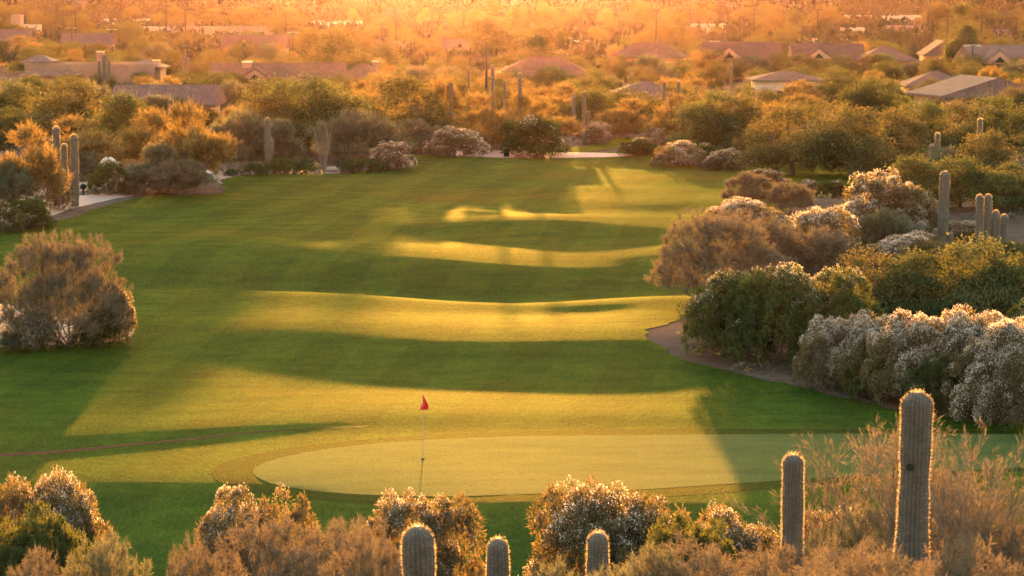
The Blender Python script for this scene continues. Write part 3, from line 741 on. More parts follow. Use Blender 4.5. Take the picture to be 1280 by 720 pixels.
SG = [
 (72, 256, 157, 9, 'saguaro leaning close beside the golden tree at the left path', ((1, .3, .78, .45, .8),)),
 (94, 258, 167, 10, 'armless saguaro standing alone by the cart path', ()),
 (335, 216, 146, 8, 'saguaro with a bulge standing at the low clipped hedge', ((1, .25, .62, .22, .8),)),
 (214, 190, 123, 6.5, 'short saguaro poking above the golden tree, left one of two', ()),
 (240, 190, 124, 5.5, 'short saguaro poking above the golden tree, right one of two', ()),
 (131, 128, 67, 5, 'many armed saguaro before the tan house with the chimney', ((1, .45, .92, .7, .8), (-1, .5, .88, .7, .8))),
 (232, 112, 61, 3.6, 'saguaro with raised arms rising between the two left houses', ((1, .5, .8, .5, .8), (-1, .45, .75, .5, .8))),
 (586, 176, 83, 3.4, 'thin saguaro left of the row before the hip roofed house', ()),
 (616, 180, 80, 5, 'thick saguaro second in the row before the hip roofed house', ((-1, .35, .6, .5, .7),)),
 (631, 178, 100, 4.5, 'short saguaro third in the row before the hip roofed house', ()),
 (650, 182, 90, 5, 'tall straight saguaro last in the row before the hip roofed house', ()),
 (730, 180, 113, 5, 'three armed candelabra saguaro between golden bushes', ((-1, .25, .9, .85, .9), (1, .35, .62, .35, .8))),
 (564, 182, 101, 4, 'faint saguaro among the brown trees left of centre', ()),
 (717, 176, 116, 3.5, 'thin saguaro just left of the candelabra one', ()),
 (830, 174, 101, 4, 'saguaro at the corner of the low roof right of centre', ((1, .4, .8, .45, .8),)),
 (848, 176, 100, 4, 'saguaro pole right beside the low roofed house right of centre', ()),
 (870, 160, 106, 3.5, 'small dark saguaro in the scrub left of the round pavilion house', ()),
 (913, 150, 79, 3, 'thin saguaro before the vented gable house', ()),
 (1145, 140, 110, 3, 'small saguaro left of the wide gable house at the right', ()),
 (1224, 215, 147, 6, 'saguaro pair stem standing tall at the upper right', ((.15, .1, .72, 1.2, 1.),)),
 (1246, 226, 175, 6.5, 'stubby saguaro right of the tall pair at the upper right', ()),
 (1171, 232, 165, 6, 'saguaro with short arms above the big right saguaro', ((-1, .45, .78, .35, .95), (-1, .2, .55, .75, .8), (1, .15, .4, .15, .8))),
 (1178, 310, 213, 13, 'big straight saguaro on the right slope', ((-1, .02, .25, .35, .55), (1, .02, .2, .4, .55))),
 (1150, 312, 276, 9, 'small round saguaro at the left foot of the big right one', ()),
 (1234, 326, 242, 9, 'clustered saguaro with many upright stems on the right slope', ((-1, .1, 1.0, .42, 1.), (1, .15, .76, .38, 1.), (1, .05, .70, .80, .9))),
]
for cx, b, t, w, lab, arms in SG: saguaro(cx, b, t, w, lab, arms=arms, ribs=12, lod=1 if b > 200 else 0, lean=.02 if cx in (1178, 71) else 0)

# ------------------------------------------------------------------ flag
fx, fy, fz = hit(528.5, 574)
fl = empty('golf_flagstick', (fx, fy, fz + .02)); tag(fl, 'white golf flagstick with a red flag standing on the putting green', 'golf flag')
ph = 84 * fy / F
mb = MB(); mb.tube([(0, 0, -.05), (0, 0, ph * .5), (0, 0, ph)], [.013, .012, .010], 8); mb.build('pole', M['stucco_w'], fl, True)
# limp cloth: a triangle of folds hanging from the top of the stick
nu, nv = 10, 12; V = []; 
W_, H_ = .20, .50
for j in range(nv + 1):
    tj = j / nv
    for i in range(nu + 1):
        u = i / nu
        wdt = W_ * (.06 + .94 * min(1, tj * 1.3)) * (1 if tj < .75 else 1 - (tj - .75) * .5)
        xx = -.10 * max(0, tj - .55) * 2 * (1 - u) + u * wdt
        V.append((xx, .045 * math.sin(u * 9 + tj * 2) * (.3 + tj), ph - .01 - tj * H_ - .04 * u + (.10 * (1 - u) * -max(0, tj - .7))))
q = nu + 1
FQ = [(j * q + i, j * q + i + 1, (j + 1) * q + i + 1, (j + 1) * q + i) for j in range(nv) for i in range(nu)]
mb = MB(); mb.add(V, FQ); o = mb.build('flag_cloth', M['red'], fl, True)
sm = o.modifiers.new('thick', 'SOLIDIFY'); sm.thickness = .006
mb = MB(); a = np.linspace(0, 2 * math.pi, 16, endpoint=False)
mb.add([(.054 * math.cos(t), .054 * math.sin(t), .004) for t in a] + [(.054 * math.cos(t), .054 * math.sin(t), -.1) for t in a], [tuple(range(16, 32))] + [(i, (i + 1) % 16, 16 + (i + 1) % 16, 16 + i) for i in range(16)])
mb.build('cup', M['dark'], fl)

# ------------------------------------------------------------------ boulders, small things by the path
def rock(x, y, r, sc, name, label, cat, group, mat, seed):
    import bmesh
    bm = bmesh.new(); bmesh.ops.create_icosphere(bm, subdivisions=3, radius=r); rng = np.random.default_rng(seed)
    k = rng.normal(size=(5, 3)) * 1.6 / r
    for v in bm.verts:
        n = sum(math.sin(float(np.dot(k[i], v.co)) + i) for i in range(5)) / 5
        v.co *= 1 + .28 * n; v.co.x *= sc[0]; v.co.y *= sc[1]; v.co.z *= sc[2]
    me = bpy.data.meshes.new(name); bm.to_mesh(me); bm.free(); me.materials.append(mat)
    o = link(name, me); o.location = (x, y, Ts(x, y) + r * sc[2] * .35); tag(o, label, cat, group)
    return o
for i, (px, py, r, lab) in enumerate([(486, 211, .45, 'pink boulder left of the fairway top, leftmost of the row'), (498, 210, .35, 'pink boulder second in the row at the fairway top'), (508, 207, .4, 'pink boulder nearest the fairway top corner'),
        (262, 222, .4, 'pale rock beside the low hedge corner'), (415, 214, .35, 'pale rock at the foot of the ocotillo'), (150, 236, .45, 'pale rock under the shrub by the path'), (100, 236, .3, 'dark low rock right of the armless cactus'),
        (863, 205, .5, 'rock under the white tipped shrubs at the fairway end')]):
    x, y, _ = hit(px, py); rock(x, y, r, (1.3, 1, .7), 'boulder', lab, 'rock', 'boulders along the fairway edge', M['rock'] if i != 3 else M['stone'], i)
# white arched stone between the shrubs
x, y, z = hit(136, 232)
mb = MB(); pts = [(.5 * math.cos(t), 0, .1 + .75 * math.sin(t)) for t in np.linspace(0, math.pi, 12)]
pts = [(pts[0][0] + .03, 0, -.1)] + pts + [(pts[-1][0] - .03, 0, -.1)]
mb.tube(pts, [.15] + [.15 - .03 * math.sin(t) for t in np.linspace(0, math.pi, 12)] + [.15], 10)
ar = mb.build('stone_arch', M['stone'], None, True); ar.location = (x, y, z + .9); tag(ar, 'small white stone arch standing among the shrubs left of the path', 'garden arch')
mb = MB(); mb.box(-.75, .75, -.35, .35, 0, .92); pl_ = mb.build('plinth', M['stone'], ar); pl_.location = (0, 0, -.98)
# litter bin by the upper path and a small tee marker by the cart path
x, y, z = hit(633, 196)
bn = empty('litter_bin', (x, y, z)); tag(bn, 'small dark litter bin on the upper path beyond the fairway', 'bin')
mb = MB(); mb.tube([(0, 0, 0), (0, 0, .6)], [.2, .23], 12); mb.build('bin_body', M['dark'], bn)
mb = MB(); mb.tube([(0, 0, .601), (0, 0, .66), (0, 0, .72)], [.25, .22, .09], 12); mb.build('lid', M['metal'], bn)
x, y, z = hit(104, 243)
mk = empty('marker_post', (x, y, z)); tag(mk, 'short dark round topped marker post beside the cart path', 'marker')
mb = MB(); mb.tube([(0, 0, -.05), (0, 0, .35)], [.07, .07], 8); mb.build('post', M['wood'], mk)
mb = MB(); mb.tube([(0, 0, .33), (0, 0, .40), (0, 0, .52), (0, 0, .62), (0, 0, .66)], [.09, .17, .2, .14, .04], 10); mb.build('cap', M['dark'], mk, True)

# ------------------------------------------------------------------ houses
HRECT = []   # screen boxes kept clear of nearer trees
def add_window(par, x, z, w, h, y, deep=.12):
    mb = MB(); t = .07
    for a in ((x - w / 2 - t, x + w / 2 + t, z + h, z + h + t), (x - w / 2 - t, x + w / 2 + t, z - t, z), (x - w / 2 - t, x - w / 2, z, z + h), (x + w / 2, x + w / 2 + t, z, z + h), (x - .02, x + .02, z, z + h)):
        mb.box(a[0], a[1], y - .05, y + .004, a[2], a[3])
    wn = mb.build('window', M['trim'], par)
    g_ = MB(); g_.box(x - w / 2 + .002, x + w / 2 - .002, y - .02, y + .002, z + .002, z + h - .002); g_.build('pane', M['glass'], wn)

def roof_mesh(kind, w, d, z0, rise, ov, thick=.22):
    """solid roof sitting on top of walls w x d"""
    x, y = w / 2 + ov, d / 2 + ov; mb = MB()
    if kind == 'flat':
        mb.box(-w / 2 + .25, w / 2 - .25, -d / 2 + .25, d / 2 - .25, z0 + .002, z0 + .1)
        for a in ((-w / 2 - .04, w / 2 + .04, -d / 2 - .04, -d / 2 + .24), (-w / 2 - .04, w / 2 + .04, d / 2 - .24, d / 2 + .04), (-w / 2 - .04, -w / 2 + .24, -d / 2 + .241, d / 2 - .241), (w / 2 - .24, w / 2 + .04, -d / 2 + .241, d / 2 - .241)):
            mb.box(a[0], a[1], a[2], a[3], z0 + .003, z0 + .55)
        return mb
    if kind == 'hip': rx, ry = max(x - y, .3), 0.
    elif kind == 'gable': rx, ry = x, 0.
    else: rx, ry = 0., y          # 'front': ridge towards the viewer
    lo = [(-x, -y, z0), (x, -y, z0), (x, y, z0), (-x, y, z0)]; ed = [(a, b, c + thick) for a, b, c in lo]
    if kind in ('hip', 'gable'):
        rd = [(-rx, 0, z0 + thick + rise), (rx, 0, z0 + thick + rise)]
        f = [(4, 5, 9, 8), (6, 7, 8, 9), (5, 6, 9), (7, 4, 8)]
    else:
        rd = [(0, -ry, z0 + thick + rise), (0, ry, z0 + thick + rise)]
        f = [(5, 6, 9, 8), (7, 4, 8, 9), (4, 5, 8), (6, 7, 9)]
    mb.add(lo + ed + rd, [(3, 2, 1, 0), (0, 1, 5, 4), (1, 2, 6, 5), (2, 3, 7, 6), (3, 0, 4, 7)] + f)
    return mb

def house(name, cx, base, top, w, rk, label, wall='stucco', tile='tile_p', depth=9., rot=0., chim=None, wins=2, door=False, extra=None, rise=None, vent=False):
    x, y, z = hit(cx, base); k = y / F
    H = (to_px(x, y, z)[1] - top) * k; Wm = w * k; rise = 0 if rk == 'flat' else (rise or min(H * .45, depth * .28)); ov = .55 if rk != 'flat' else 0
    wh = H - rise - (.22 if rk != 'flat' else .55)
    wm_ = Wm - 2 * ov
    root = empty(name, (x, y + depth / 2, z), rot); tag(root, label, 'house' if 'house' in name else 'building', None)
    mb = MB(); mb.box(-wm_ / 2, wm_ / 2, -depth / 2, depth / 2, -.3, wh); mb.build('wall', M[wall], root)
    rf = roof_mesh(rk, wm_, depth, wh, rise, ov).build('roof', M[wall if rk == 'flat' else tile], root)
    for q in ([] if rk == 'flat' else [1]):
        fb = MB(); fb.box(-wm_ / 2 - ov + .01, wm_ / 2 + ov - .01, -depth / 2 - ov - .03, -depth / 2 - ov - .002, wh - .03, wh + .2); fb.build('fascia', M['trim'], rf)
    for i in range(wins):
        wx = (-.5 + (i + .5 + (.12 if i % 2 else -.08)) / wins) * wm_
        add_window(root, wx, .9, min(1.5, wm_ / wins * .4), min(1.15, wh - 1.3), -depth / 2)
    if door:
        dx = wm_ * .08
        db = MB(); db.box(dx - .5, dx + .5, -depth / 2 - .05, -depth / 2 + .003, 0, 2.1); dr = db.build('door', M['trim'], root)
        hb = MB(); hb.box(dx + .35, dx + .41, -depth / 2 - .1, -depth / 2 - .051, 1.0, 1.08); hb.build('handle', M['metal'], dr)
    for c in (chim or []):
        cb = MB(); cx_, cy_, cw = c[:3]; cz = wh + rise + (c[3] if len(c) > 3 else .6)
        cb.box(cx_ - cw / 2, cx_ + cw / 2, cy_ - cw / 2, cy_ + cw / 2, wh - .2, cz)
        co = cb.build('chimney', M[wall], rf)
        cc = MB(); cc.box(cx_ - cw / 2 - .1, cx_ + cw / 2 + .1, cy_ - cw / 2 - .1, cy_ + cw / 2 + .1, cz + .001, cz + .16); cc.build('cap', M['stucco_w'], co)
    if vent:   # cross gable on the roof front with a dark louvre
        vb = MB(); s = min(3.0, rise * 1.25); hh = rise * .82; yy = -depth / 2 - ov - .5; ox = -wm_ * .16
        vb.add([(ox - s, yy, wh + .03), (ox + s, yy, wh + .03), (ox, yy, wh + .2 + hh), (ox - s, 0, wh + .03), (ox + s, 0, wh + .03), (ox, 0, wh + .2 + hh)],
               [(0, 1, 2), (5, 4, 3), (0, 2, 5, 3), (1, 4, 5, 2), (0, 3, 4, 1)])
        vo = vb.build('front_gable', M[tile], rf)
        gb = MB(); gb.add([(ox - s * .82, yy - .02, wh + .08), (ox + s * .82, yy - .02, wh + .08), (ox, yy - .02, wh + .1 + hh * .84)], [(0, 1, 2)]); gb.build('gable_wall', M[wall], vo)
        lb = MB(); lb.add([(ox - s * .3, yy - .05, wh + .25), (ox + s * .3, yy - .05, wh + .25), (ox, yy - .05, wh + .2 + hh * .45)], [(0, 1, 2)]); lb.build('louvre', M['dark'], vo)
    if extra: extra(root, rf, wm_, depth, wh, rise)
    HRECT.append((cx - w / 2, cx + w / 2, top, base, y))
    PLM.append((cx, (top + base) / 2, label))
    return root

def wing(kind, ox, oy, w, d, z0, h, rise, wall, tile, ov=.5):
    def f(root):
        mb = MB(); mb.box(ox - w / 2, ox + w / 2, oy - d / 2, oy + d / 2, z0, h); wl = mb.build('wing', M[wall], root)
        r = roof_mesh(kind, w, d, h + .004, rise, ov if kind != 'flat' else 0).build('wing_roof', M[wall if kind == 'flat' else tile], wl)
        r.location = (ox, oy, 0)
        for i in (-1, 1):
            if h - z0 > 2: add_window(wl, ox + i * w * .24, z0 + 1.0, min(1.4, w * .2), 1.1, oy - d / 2)
    return f
def ex1(root, rf, w, d, wh, rise):
    wing('hip', -w * .30, -2.6, w * .42, 6, -.3, wh * .72, 1.3, 'stucco', 'tile_l', .8)(root)
    wing('hip', -w * .44, 2.0, w * .20, 5, -.3, wh + .55, .9, 'stucco', 'tile_l', .6)(root)
    wing('hip', w * .40, 1.0, w * .28, 7, -.3, wh * .95, 1.0, 'stucco', 'tile_l', .6)(root)
house('stucco_house', 112, 122, 80, 160, 'flat', 'wide tan flat parapet house with pale hip roofs and a square chimney', 'stucco', depth=9, chim=[(1.0, 0, 1.0, 2.1), (9, 1, .9, .8)], wins=3, door=True, extra=ex1)
def ex2(root, rf, w, d, wh, rise):
    mb = MB(); mb.box(-w * .22, w * .20, -d / 2 - 2.5, -d / 2 - 2.35, wh * .3, wh * .42); mb.build('beam', M['stucco_w'], root)
    for s in (-.22, .20):
        mb = MB(); mb.box(w * s - .1, w * s + .1, -d / 2 - 2.34, -d / 2 - 2.2, -.3, wh * .9); mb.build('post', M['stucco_w'], root)
house('long_brown_house', 345, 124, 80, 170, 'gable', 'long brown roofed house with a capped block chimney at its left', 'stucco', 'tile_b', 10, chim=[(-4.5, -1, 1.3, .3)], wins=3, extra=ex2, vent=True)
house('tiled_house', 203, 158, 108, 135, 'gable', 'low mauve tiled roof just behind the left golden tree', 'stucco', 'tile_p', 9, wins=3)
house('small_brown_house', 452, 116, 80, 62, 'hip', 'small brown roofed house left of the golden bushes', 'stucco', 'tile_b', 8, wins=1, chim=[(2, 0, .9, .4)])
house('hip_roofed_house', 680, 124, 72, 135, 'hip', 'brown hip roofed house in the middle behind the row of cacti', 'stucco', 'tile_b', 11, wins=3)
house('dark_roofed_house', 812, 100, 54, 98, 'hip', 'dark roofed house right of the middle between trees', 'stucco_o', 'tile_b', 9, wins=2, rot=R(-8))
house('vented_gable_house', 930, 98, 53, 100, 'gable', 'brown house with a louvred roof dormer, left of the rooftop row', 'stucco_o', 'tile_b', 10, wins=2, vent=True, rot=R(-6))
house('red_roofed_house', 1036, 98, 55, 92, 'gable', 'red brown roofed house second in the rooftop row at right', 'stucco_o', 'tile_b', 9, wins=2, vent=True)
house('plain_roofed_house', 1110, 98, 58, 80, 'hip', 'plain mauve roofed house third in the rooftop row at right', 'stucco_o', 'tile_p', 9, wins=2)
house('tall_backed_house', 1180, 90, 51, 52, 'front', 'narrow gabled house behind the lone dark tree', 'stucco_o', 'tile_p', 9, wins=1)
house('pale_roofed_house', 1252, 110, 57, 90, 'gable', 'pale mauve roofed house with a dark gable at the right edge', 'stucco_o', 'tile_l', 9, wins=2, vent=True, rot=R(10))
house('pavilion_house', 985, 134, 90, 92, 'hip', 'cream walled pavilion house with a low mauve hip roof', 'stucco_w', 'tile_p', 7, wins=1, door=True, rise=1.0)
house('wide_gable_house', 1232, 152, 97, 150, 'front', 'wide orange gable ended house at the right edge above the tall cacti', 'stucco_o', 'tile_l', 8, wins=2, rise=1.7, rot=R(14))
house('mauve_house', 1175, 128, 90, 90, 'hip', 'mauve roofed house directly behind the wide orange gable house', 'stucco_o', 'tile_p', 8, wins=2)
house('low_hip_house', 808, 150, 103, 110, 'hip', 'low mauve hip roof behind the golden bush right of centre', 'stucco_w', 'tile_p', 8, wins=2, rise=1.6)
house('back_brown_house', 318, 80, 44, 84, 'gable', 'distant brown roofed house below the long flat building', 'stucco_o', 'tile_b', 9, wins=2, vent=True)
house('corner_house', 12, 74, 37, 52, 'gable', 'distant mauve roofed house at the upper left edge', 'stucco', 'tile_p', 9, wins=1)
house('small_gabled_house', 108, 72, 42, 66, 'gable', 'distant mauve roof behind the square chimney', 'stucco', 'tile_p', 8, wins=1)
house('far_brown_house', 583, 74, 49, 64, 'gable', 'small distant brown roof left of the tall tree clump', 'stucco', 'tile_b', 8, wins=1)
house('far_left_house', 478, 66, 47, 44, 'hip', 'tiny distant brown roof below the bright glow', 'stucco', 'tile_b', 8, wins=1)
house('flat_warehouse', 283, 50, 34, 108, 'flat', 'long flat roofed building on the plain at upper left', 'stucco_o', depth=14, wins=4)
house('white_warehouse', 196, 44, 34, 48, 'flat', 'pale flat building left of the long flat roofed one', 'stucco_w', depth=12, wins=2)
house('square_tower_building', 20, 52, 19, 12, 'flat', 'narrow tan tower building at the upper left edge', 'stucco_o', depth=5, wins=1)
house('pale_block_building', 38, 46, 31, 20, 'flat', 'small pale block beside the narrow tan tower', 'stucco_w', depth=6, wins=1)
house('cream_bungalow_house', 885, 42, 30, 44, 'flat', 'cream flat building on the plain right of the glow', 'stucco_w', depth=10, wins=2)
house('cream_shed_building', 1064, 46, 35, 34, 'flat', 'cream low building on the plain at right', 'stucco_w', depth=10, wins=2)
house('cream_villa_house', 1135, 44, 32, 50, 'gable', 'pale roofed villa on the plain at right', 'stucco_w', 'tile_l', 10, wins=2)
house('white_villa_building', 722, 62, 51, 50, 'flat', 'small white flat building between far trees at centre right', 'stucco_w', depth=9, wins=2)
house('pale_hangar_building', 1030, 58, 49, 60, 'flat', 'long pale flat building behind the rooftop row', 'stucco_w', depth=9, wins=3)
house('edge_villa_house', 1262, 50, 37, 46, 'gable', 'mauve distant house at the upper right edge', 'stucco_o', 'tile_p', 9, wins=1)
house('pale_hall_building', 150, 33, 24, 60, 'flat', 'long pale hall far away at upper left', 'stucco_w', depth=16, wins=3)
house('pale_mall_building', 1110, 28, 20, 90, 'flat', 'long pale hall far away at upper right', 'stucco_w', depth=20, wins=4)
house('dim_hall_building', 420, 36, 27, 60, 'flat', 'pale hall far away left of the glow', 'stucco_w', depth=16, wins=3)

# ------------------------------------------------------------------ poles
def power_pole(px, base, top, label, lamp=False, arms=2):
    x, y, z = hit(px, base); h = (to_px(x, y, z)[1] - top) * y / F
    t = max(.15, 1.15 * y / F)
    root = empty('street_lamp' if lamp else 'power_pole', (x, y, z))
    tag(root, label, 'lamp post' if lamp else 'utility pole', 'lamp posts among the houses' if lamp else 'power poles on the plain')
    mb = MB(); mb.tube([(0, 0, -.3), (0, 0, h * .5), (0, 0, h)], [t, t * .85, t * .6], 8); mb.build('pole', M['wood'], root, True)
    if lamp:
        mb = MB(); mb.box(-.9, .9, -.05, .05, h + .002, h + .1); mb.build('crossarm', M['metal'], root)
        for s in (-1, 1):
            mb = MB(); mb.box(s * .9 - .35, s * .9 + .35, -.17, .17, h - .14, h - .003); mb.build('lamp_head', M['metal'], root)
    else:
        for i in range(arms):
            zz = h - .6 - i * 1.3
            mb = MB(); mb.box(-1.2, 1.2, -t - .14, -t - .02, zz, zz + .15); ca = mb.build('crossarm', M['wood'], root)
            ib = MB()
            for s in (-1.1, -.5, .5, 1.1): ib.tube([(s, -t - .08, zz + .151), (s, -t - .08, zz + .4)], [.06, .05], 6)
            ib.build('insulator', M['wood'], ca)
PP = [(79, 52, 17), (95, 47, 7), (208, 48, 6), (232, 42, 8), (358, 42, 15), (495, 54, 10), (477, 56, 28), (580, 42, 8), (820, 56, 12), (775, 40, 12), (862, 40, 10), (942, 38, 10), (996, 42, -2),
      (1022, 34, 10), (1093, 34, 8), (1160, 34, 8), (1184, 58, 10), (1226, 58, 8), (905, 52, 30), (608, 166, 53), (1002, 62, 30), (727, 36, 14), (1258, 34, 10), (32, 34, 10), (660, 34, 12), (540, 36, 12)]
PP = [(a, b + (0 if b > 100 else 11), c) for a, b, c in PP]
ordn = ['first', 'second', 'third', 'fourth', 'fifth', 'sixth', 'seventh', 'eighth', 'ninth', 'tenth', 'eleventh', 'twelfth', 'thirteenth', 'fourteenth', 'fifteenth', 'sixteenth', 'seventeenth', 'eighteenth', 'nineteenth', 'twentieth']
left_ = sorted([p for p in PP if p[0] < 640]); right_ = sorted([p for p in PP if p[0] >= 640], key=lambda p: -p[0])
for i, p in enumerate(left_):
    lab = 'bare tall timber pole without crossarms among the cacti before the hip roofed house' if p[0] == 608 else f'dark power pole on the hazy plain, {ordn[i]} counted from the left edge'
    power_pole(*p, lab, arms=0 if p[0] == 608 else 1 if i % 2 else 2)
for i, p in enumerate(right_): power_pole(*p, f'dark power pole on the hazy plain, {ordn[i]} counted from the right edge', arms=1 if i % 2 else 2)
for p, lab in [((90, 72, 35), 'lamp post left of the small distant mauve roof'), ((140, 70, 37), 'lamp post behind the square chimney'), ((366, 84, 41), 'lamp post right of the distant brown house'),
               ((893, 92, 52), 'lamp post at the left end of the rooftop row'), ((1215, 112, 57), 'lamp post between the lone dark tree and the right edge')]: power_pole(*p, lab, True)

# ------------------------------------------------------------------ trees of the plain: hand-placed landmarks, then a belt
for a in [('E', 615, 80, 4, 46, 'tall tree with two heads in the middle of the glow'), ('E', 640, 76, 14, 32, 'slim tree right beside the tallest glowing tree'), ('E', 672, 88, 18, 38, 'tall loose tree right of the glow over the hip roofed house'),
          ('E', 698, 68, 26, 30, 'rounded tree right of the loose tall tree near the glow'), ('E', 1203, 104, 9, 42, 'lone dark tall tree above the right rooftops'), ('V', 416, 102, 38, 70, 'dark domed tree left of the glow above the brown houses'),
          ('V', 165, 60, 28, 40, 'dark round tree above the small distant mauve roof'), ('E', 748, 58, 22, 22, 'slim hazy tree between poles right of the glow'), ('V', 645, 60, 34, 50, 'low wide tree under the tallest glowing tree'),
          ('E', 888, 34, 6, 14, 'small upright far tree right of the glow'), ('E', 560, 44, 18, 18, 'small far tree at the left side of the glow')]: plant(*a)
rb = random.Random(11)
FRONT = []
def front_plants():
    for x0, x1, t, b, hy in list(HRECT):
        n = max(2, int((x1 - x0) / 19))
        for i in range(n):
            px = x0 + (x1 - x0) * (i + rb.uniform(.2, .8)) / n; bb = b + rb.uniform(1, 5); x, y, z = hit(px, bb)
            tp = t + (b - t) * rb.uniform(.22, .62); h = max(1.2, (bb - tp) * y / F)
            plant_at(rb.choice('MMVPG'), x, y, h * rb.uniform(1.3, 1.9), h)
front_plants()
KEEP = [(a[0], a[2], hit(a[0], a[1])[1], a[1]) for a in SG] + [(p[0], p[2], hit(p[0], p[1])[1], p[1]) for p in PP]
def clear_of_houses(px, top, wpx, y):
    for x0, t, hy, b in KEEP:
        if y < hy + 4 and abs(px - x0) < wpx * .55 and top < t + (b - t) * .55: return False
    for x0, x1, t, b, hy in HRECT:
        if y < hy + 8 and x0 - wpx * .3 < px < x1 + wpx * .3 and top < t + (b - t) * .33: return False
        if hy - 3 < y < hy + 14 and x0 - wpx * .5 < px < x1 + wpx * .5: return False
    return True
def belt(n, b0, b1, hmin, hmax, kinds, xr=(-30, 1310), tries=40):
    pts = []
    for i in range(n):
        for _ in range(tries):
            px = rb.uniform(*xr); b = b0 + (b1 - b0) * rb.random()
            x, y, z = hit(px, b); h = rb.uniform(hmin, hmax); w = h * rb.uniform(1.0, 1.6)
            top = b - h * F / y; wp = w * F / y
            if not clear_of_houses(px, top, wp, y): continue
            if any(abs(px - q[0]) < (wp + q[2]) * .30 and abs(b - q[1]) < 5 for q in pts): continue
            pts.append((px, b, wp)); plant_at(rb.choice(kinds), x, y, w, h); break
belt(58, 118, 168, 3.4, 5.6, 'MMVVPPG')
belt(60, 84, 118, 3.8, 6.2, 'MMVVPGV')
belt(64, 58, 84, 4, 7, 'MMVVVM')
belt(70, 30, 58, 4.5, 8, 'MVVVME')

# ------------------------------------------------------------------ far scrub and undergrowth (uncountable)
def scrub(name, label, n, pick, size, per, lw, mat, seed):
    rng = np.random.default_rng(seed); B = []; Ws = []; Ts_ = []; Ds = []
    C = np.array([pick(rng) for _ in range(n)]); z = T(C[:, 0], C[:, 1])
    S = size(C[:, 1]) * rng.uniform(.5, 1.3, n)
    d = unit(rng.normal(size=(n, per, 3))); d[..., 2] = np.abs(d[..., 2])
    r = rng.uniform(.3, 1, (n, per, 1)) ** .5
    b = np.stack([C[:, 0], C[:, 1], z], -1)[:, None] + d * r * np.stack([S, S, S * .62], -1)[:, None]
    l = (lw * S[:, None] * rng.uniform(.6, 1.4, (n, per))).ravel()
    v, f, t = blades(rng, b.reshape(-1, 3), unit(d.reshape(-1, 3) + rng.normal(size=(n * per, 3)) * .7), l, l * .45, (np.repeat(rng.uniform(0, .7, n), per) + rng.uniform(0, .3, n * per)))
    tag(link(name, mesh_np(name, v, f, t, mat)), label, 'scrub', kind='stuff')
def pk_far(r):
    y = 560 * (1700 / 560) ** r.random(); return (r.uniform(-.24, .24) * y, y)
scrub('distant_scrub', 'hazy trees and scrub covering the far plain', 6500, pk_far, lambda y: 2.6 + y * .0008, 34, .5, M['farscrub'], 1)
fp = np.array(smooth_poly(poly, 1))
def in_fair(x, y):
    c = False; j = len(fp) - 1
    for i in range(len(fp)):
        if (fp[i][1] > y) != (fp[j][1] > y) and x < (fp[j][0] - fp[i][0]) * (y - fp[i][1]) / (fp[j][1] - fp[i][1]) + fp[i][0]: c = not c
        j = i
    return c
def pk_mid(r):
    while True:
        y = r.uniform(96, 420) if r.random() < .8 else r.uniform(420, 700); x = r.uniform(-.22, .22) * y
        if y < 96 or in_fair(x, y) or in_fair(x + .25, y) or in_fair(x - .25, y): continue
        px, py = to_px(x, y, Ts(x, y))
        if (px < 190 and 244 < py < 300) or (540 < px < 800 and 184 < py < 200) or (700 < px < 835 and 165 < py < 195): continue
        return (x, y)
scrub('desert_undergrowth', 'low dry brush and weeds on the desert floor', 3600, pk_mid, lambda y: .35 + y * .0012, 34, .42, M['featherg'], 2)
def pk_near(r):
    y = r.uniform(18, 64); return (r.uniform(-.26, .26) * y, y)
scrub('slope_undergrowth', 'low dry brush on the near hillside', 900, pk_near, lambda y: .30 + 0 * y, 60, .32, M['feather'], 4)

# ------------------------------------------------------------------ labels for the remaining plants, from the landmarks nearest them
LM = [(112, 100, 'the tan flat house'), (345, 100, 'the long brown roofed house'), (203, 132, 'the low tiled roof at left'), (452, 98, 'the small brown roofed house'),
      (680, 98, 'the central hip roofed house'), (812, 78, 'the dark roofed house'), (930, 76, 'the dormered brown house'), (1036, 78, 'the red brown roofed house'), (1110, 78, 'the plain mauve roof'),
      (1252, 84, 'the pale mauve roof at right'), (985, 112, 'the cream pavilion house'), (1232, 125, 'the wide orange gable house'), (808, 126, 'the low mauve hip roof'), (318, 62, 'the distant brown roofed house'),
      (283, 42, 'the long flat roofed building'), (196, 38, 'the pale flat building'), (20, 36, 'the narrow tan tower'), (583, 62, 'the small distant brown roof'), (1064, 40, 'the cream low building'), (885, 36, 'the cream flat building'),
      (722, 56, 'the small white flat building'), (93, 208, 'the armless cactus by the path'), (335, 180, 'the cactus at the hedge'), (405, 190, 'the pale ocotillo'), (650, 118, 'the last cactus of the row'),
      (730, 136, 'the candelabra cactus'), (1178, 260, 'the big right cactus'), (1234, 290, 'the clustered cactus'), (1224, 180, 'the tall cactus pair'), (1171, 200, 'the short armed cactus'),
      (1203, 40, 'the lone dark tall tree'), (615, 35, 'the tallest glowing tree'), (1146, 600, 'the tallest foreground cactus'), (30, 400, 'the gravel bed at left'), (820, 425, 'the dirt point'), (930, 210, 'the far right fairway corner'), (515, 200, 'the far left fairway corner'), (136, 200, 'the white stone arch')]
byk = {}
for rec in PLACED:
    root, kind, px, py, wp, lab, h = rec
    if lab: continue
    j = min(range(len(LM)), key=lambda i: math.hypot(LM[i][0] - px, (LM[i][1] - py) * 1.6))
    lx, ly, ph = LM[j]; dx, dy = px - lx, py - ly
    rel = ('right of' if dx > 0 else 'left of') if abs(dx) > abs(dy) * 1.3 else ('beyond' if dy < 0 else 'in front of')
    byk.setdefault((WORD[kind][0], rel, ph), []).append((math.hypot(dx, dy), root))
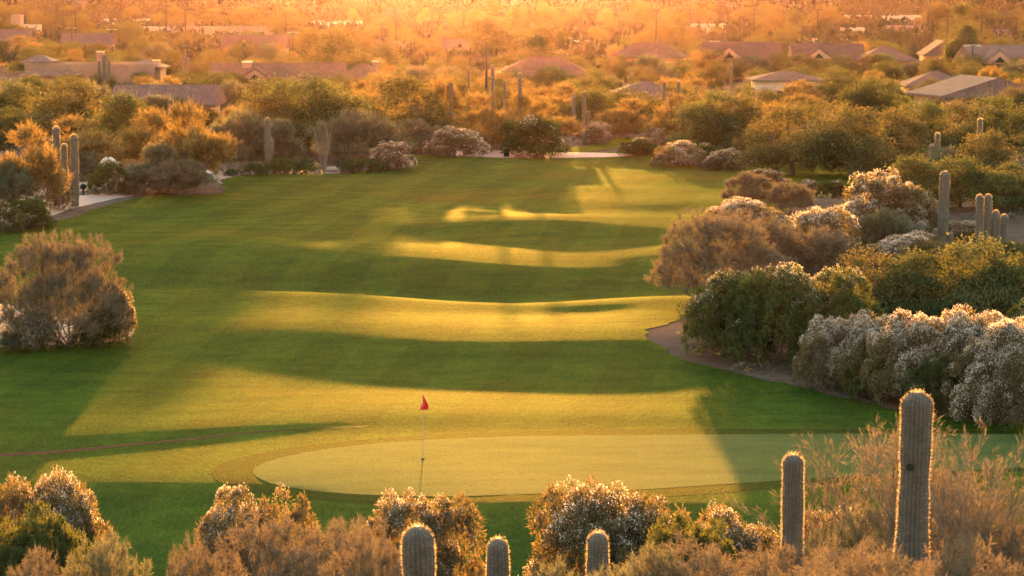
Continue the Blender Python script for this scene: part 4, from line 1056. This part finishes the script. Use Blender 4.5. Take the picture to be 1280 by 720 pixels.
for (wd, rel, ph), L in byk.items():
    L.sort(key=lambda t: t[0])
    for i, (_, root) in enumerate(L):
        if len(L) == 1: root['label'] = f'{wd} {rel} {ph}'
        elif len(L) == 2: root['label'] = f'{wd} {rel} {ph}, the ' + ('nearer one' if i == 0 else 'farther one')
        else: root['label'] = f'{wd} {rel} {ph}, ' + ('nearest to it' if i == 0 else f'{ordn[i]} nearest')

# ------------------------------------------------------------------ haze, sky, sun, camera
HAZE, HG = .0000038, .915
m, nt, out = new_mat('haze_air')
pv = N(nt, 'ShaderNodeVolumePrincipled'); pv.inputs['Density'].default_value = HAZE; pv.inputs['Anisotropy'].default_value = HG
pv.inputs['Color'].default_value = (.98, .54, .62, 1)
nt.links.new(pv.outputs[0], out.inputs['Volume'])
mb = MB(); mb.box(-3100, 3100, -320, 5100, -12, 30); hz = mb.build('haze', m); tag(hz, 'warm dusty evening haze over the valley', kind='stuff')

w = bpy.data.worlds.new('World'); SC.world = w; w.use_nodes = True
nt = w.node_tree; nt.nodes.clear()
sky = nt.nodes.new('ShaderNodeTexSky'); sky.sky_type = 'NISHITA'; sky.sun_disc = False; sky.sun_elevation = SUN_EL; sky.sun_rotation = SUN_AZ
sky.dust_density = 4; sky.air_density = 1.2; sky.ozone_density = 1
bg = nt.nodes.new('ShaderNodeBackground'); bg.inputs['Strength'].default_value = .15
o_ = nt.nodes.new('ShaderNodeOutputWorld')
tnt = mixc(nt, 1, sky.outputs[0], (1.15, 1.22, 1.12), 'MULTIPLY')
nt.links.new(tnt, bg.inputs[0]); nt.links.new(bg.outputs[0], o_.inputs[0])

ld = bpy.data.lights.new('sun', 'SUN'); ld.energy = 5; ld.angle = R(.6); ld.color = (1, .49, .10)
sun = bpy.data.objects.new('sun', ld); COL.objects.link(sun)
sv = Vector((math.sin(SUN_AZ) * math.cos(SUN_EL), math.cos(SUN_AZ) * math.cos(SUN_EL), math.sin(SUN_EL)))
sun.rotation_euler = (-sv).to_track_quat('-Z', 'Y').to_euler()

cd = bpy.data.cameras.new('camera'); cam = bpy.data.objects.new('camera', cd); COL.objects.link(cam)
cam.location = (0, 0, CAMZ); cam.rotation_euler = (math.pi / 2 - PITCH, 0, 0)
cd.sensor_width = 36; cd.lens = F / 1280 * 36; cd.clip_end = 9000; cd.clip_start = .5
cd.dof.use_dof = True; cd.dof.focus_distance = 95; cd.dof.aperture_fstop = 4.5
SC.camera = cam
vs = SC.view_settings; vs.view_transform = 'Standard'; vs.look = 'None'; vs.gamma = 1; vs.use_curve_mapping = False; vs.exposure = 3.65
cy = SC.cycles; cy.use_denoising = True; cy.max_bounces = 5; cy.diffuse_bounces = 2; cy.glossy_bounces = 1; cy.transmission_bounces = 3; cy.volume_bounces = 0
cy.transparent_max_bounces = 4; cy.sample_clamp_indirect = 4
SC.render.engine = 'CYCLES'
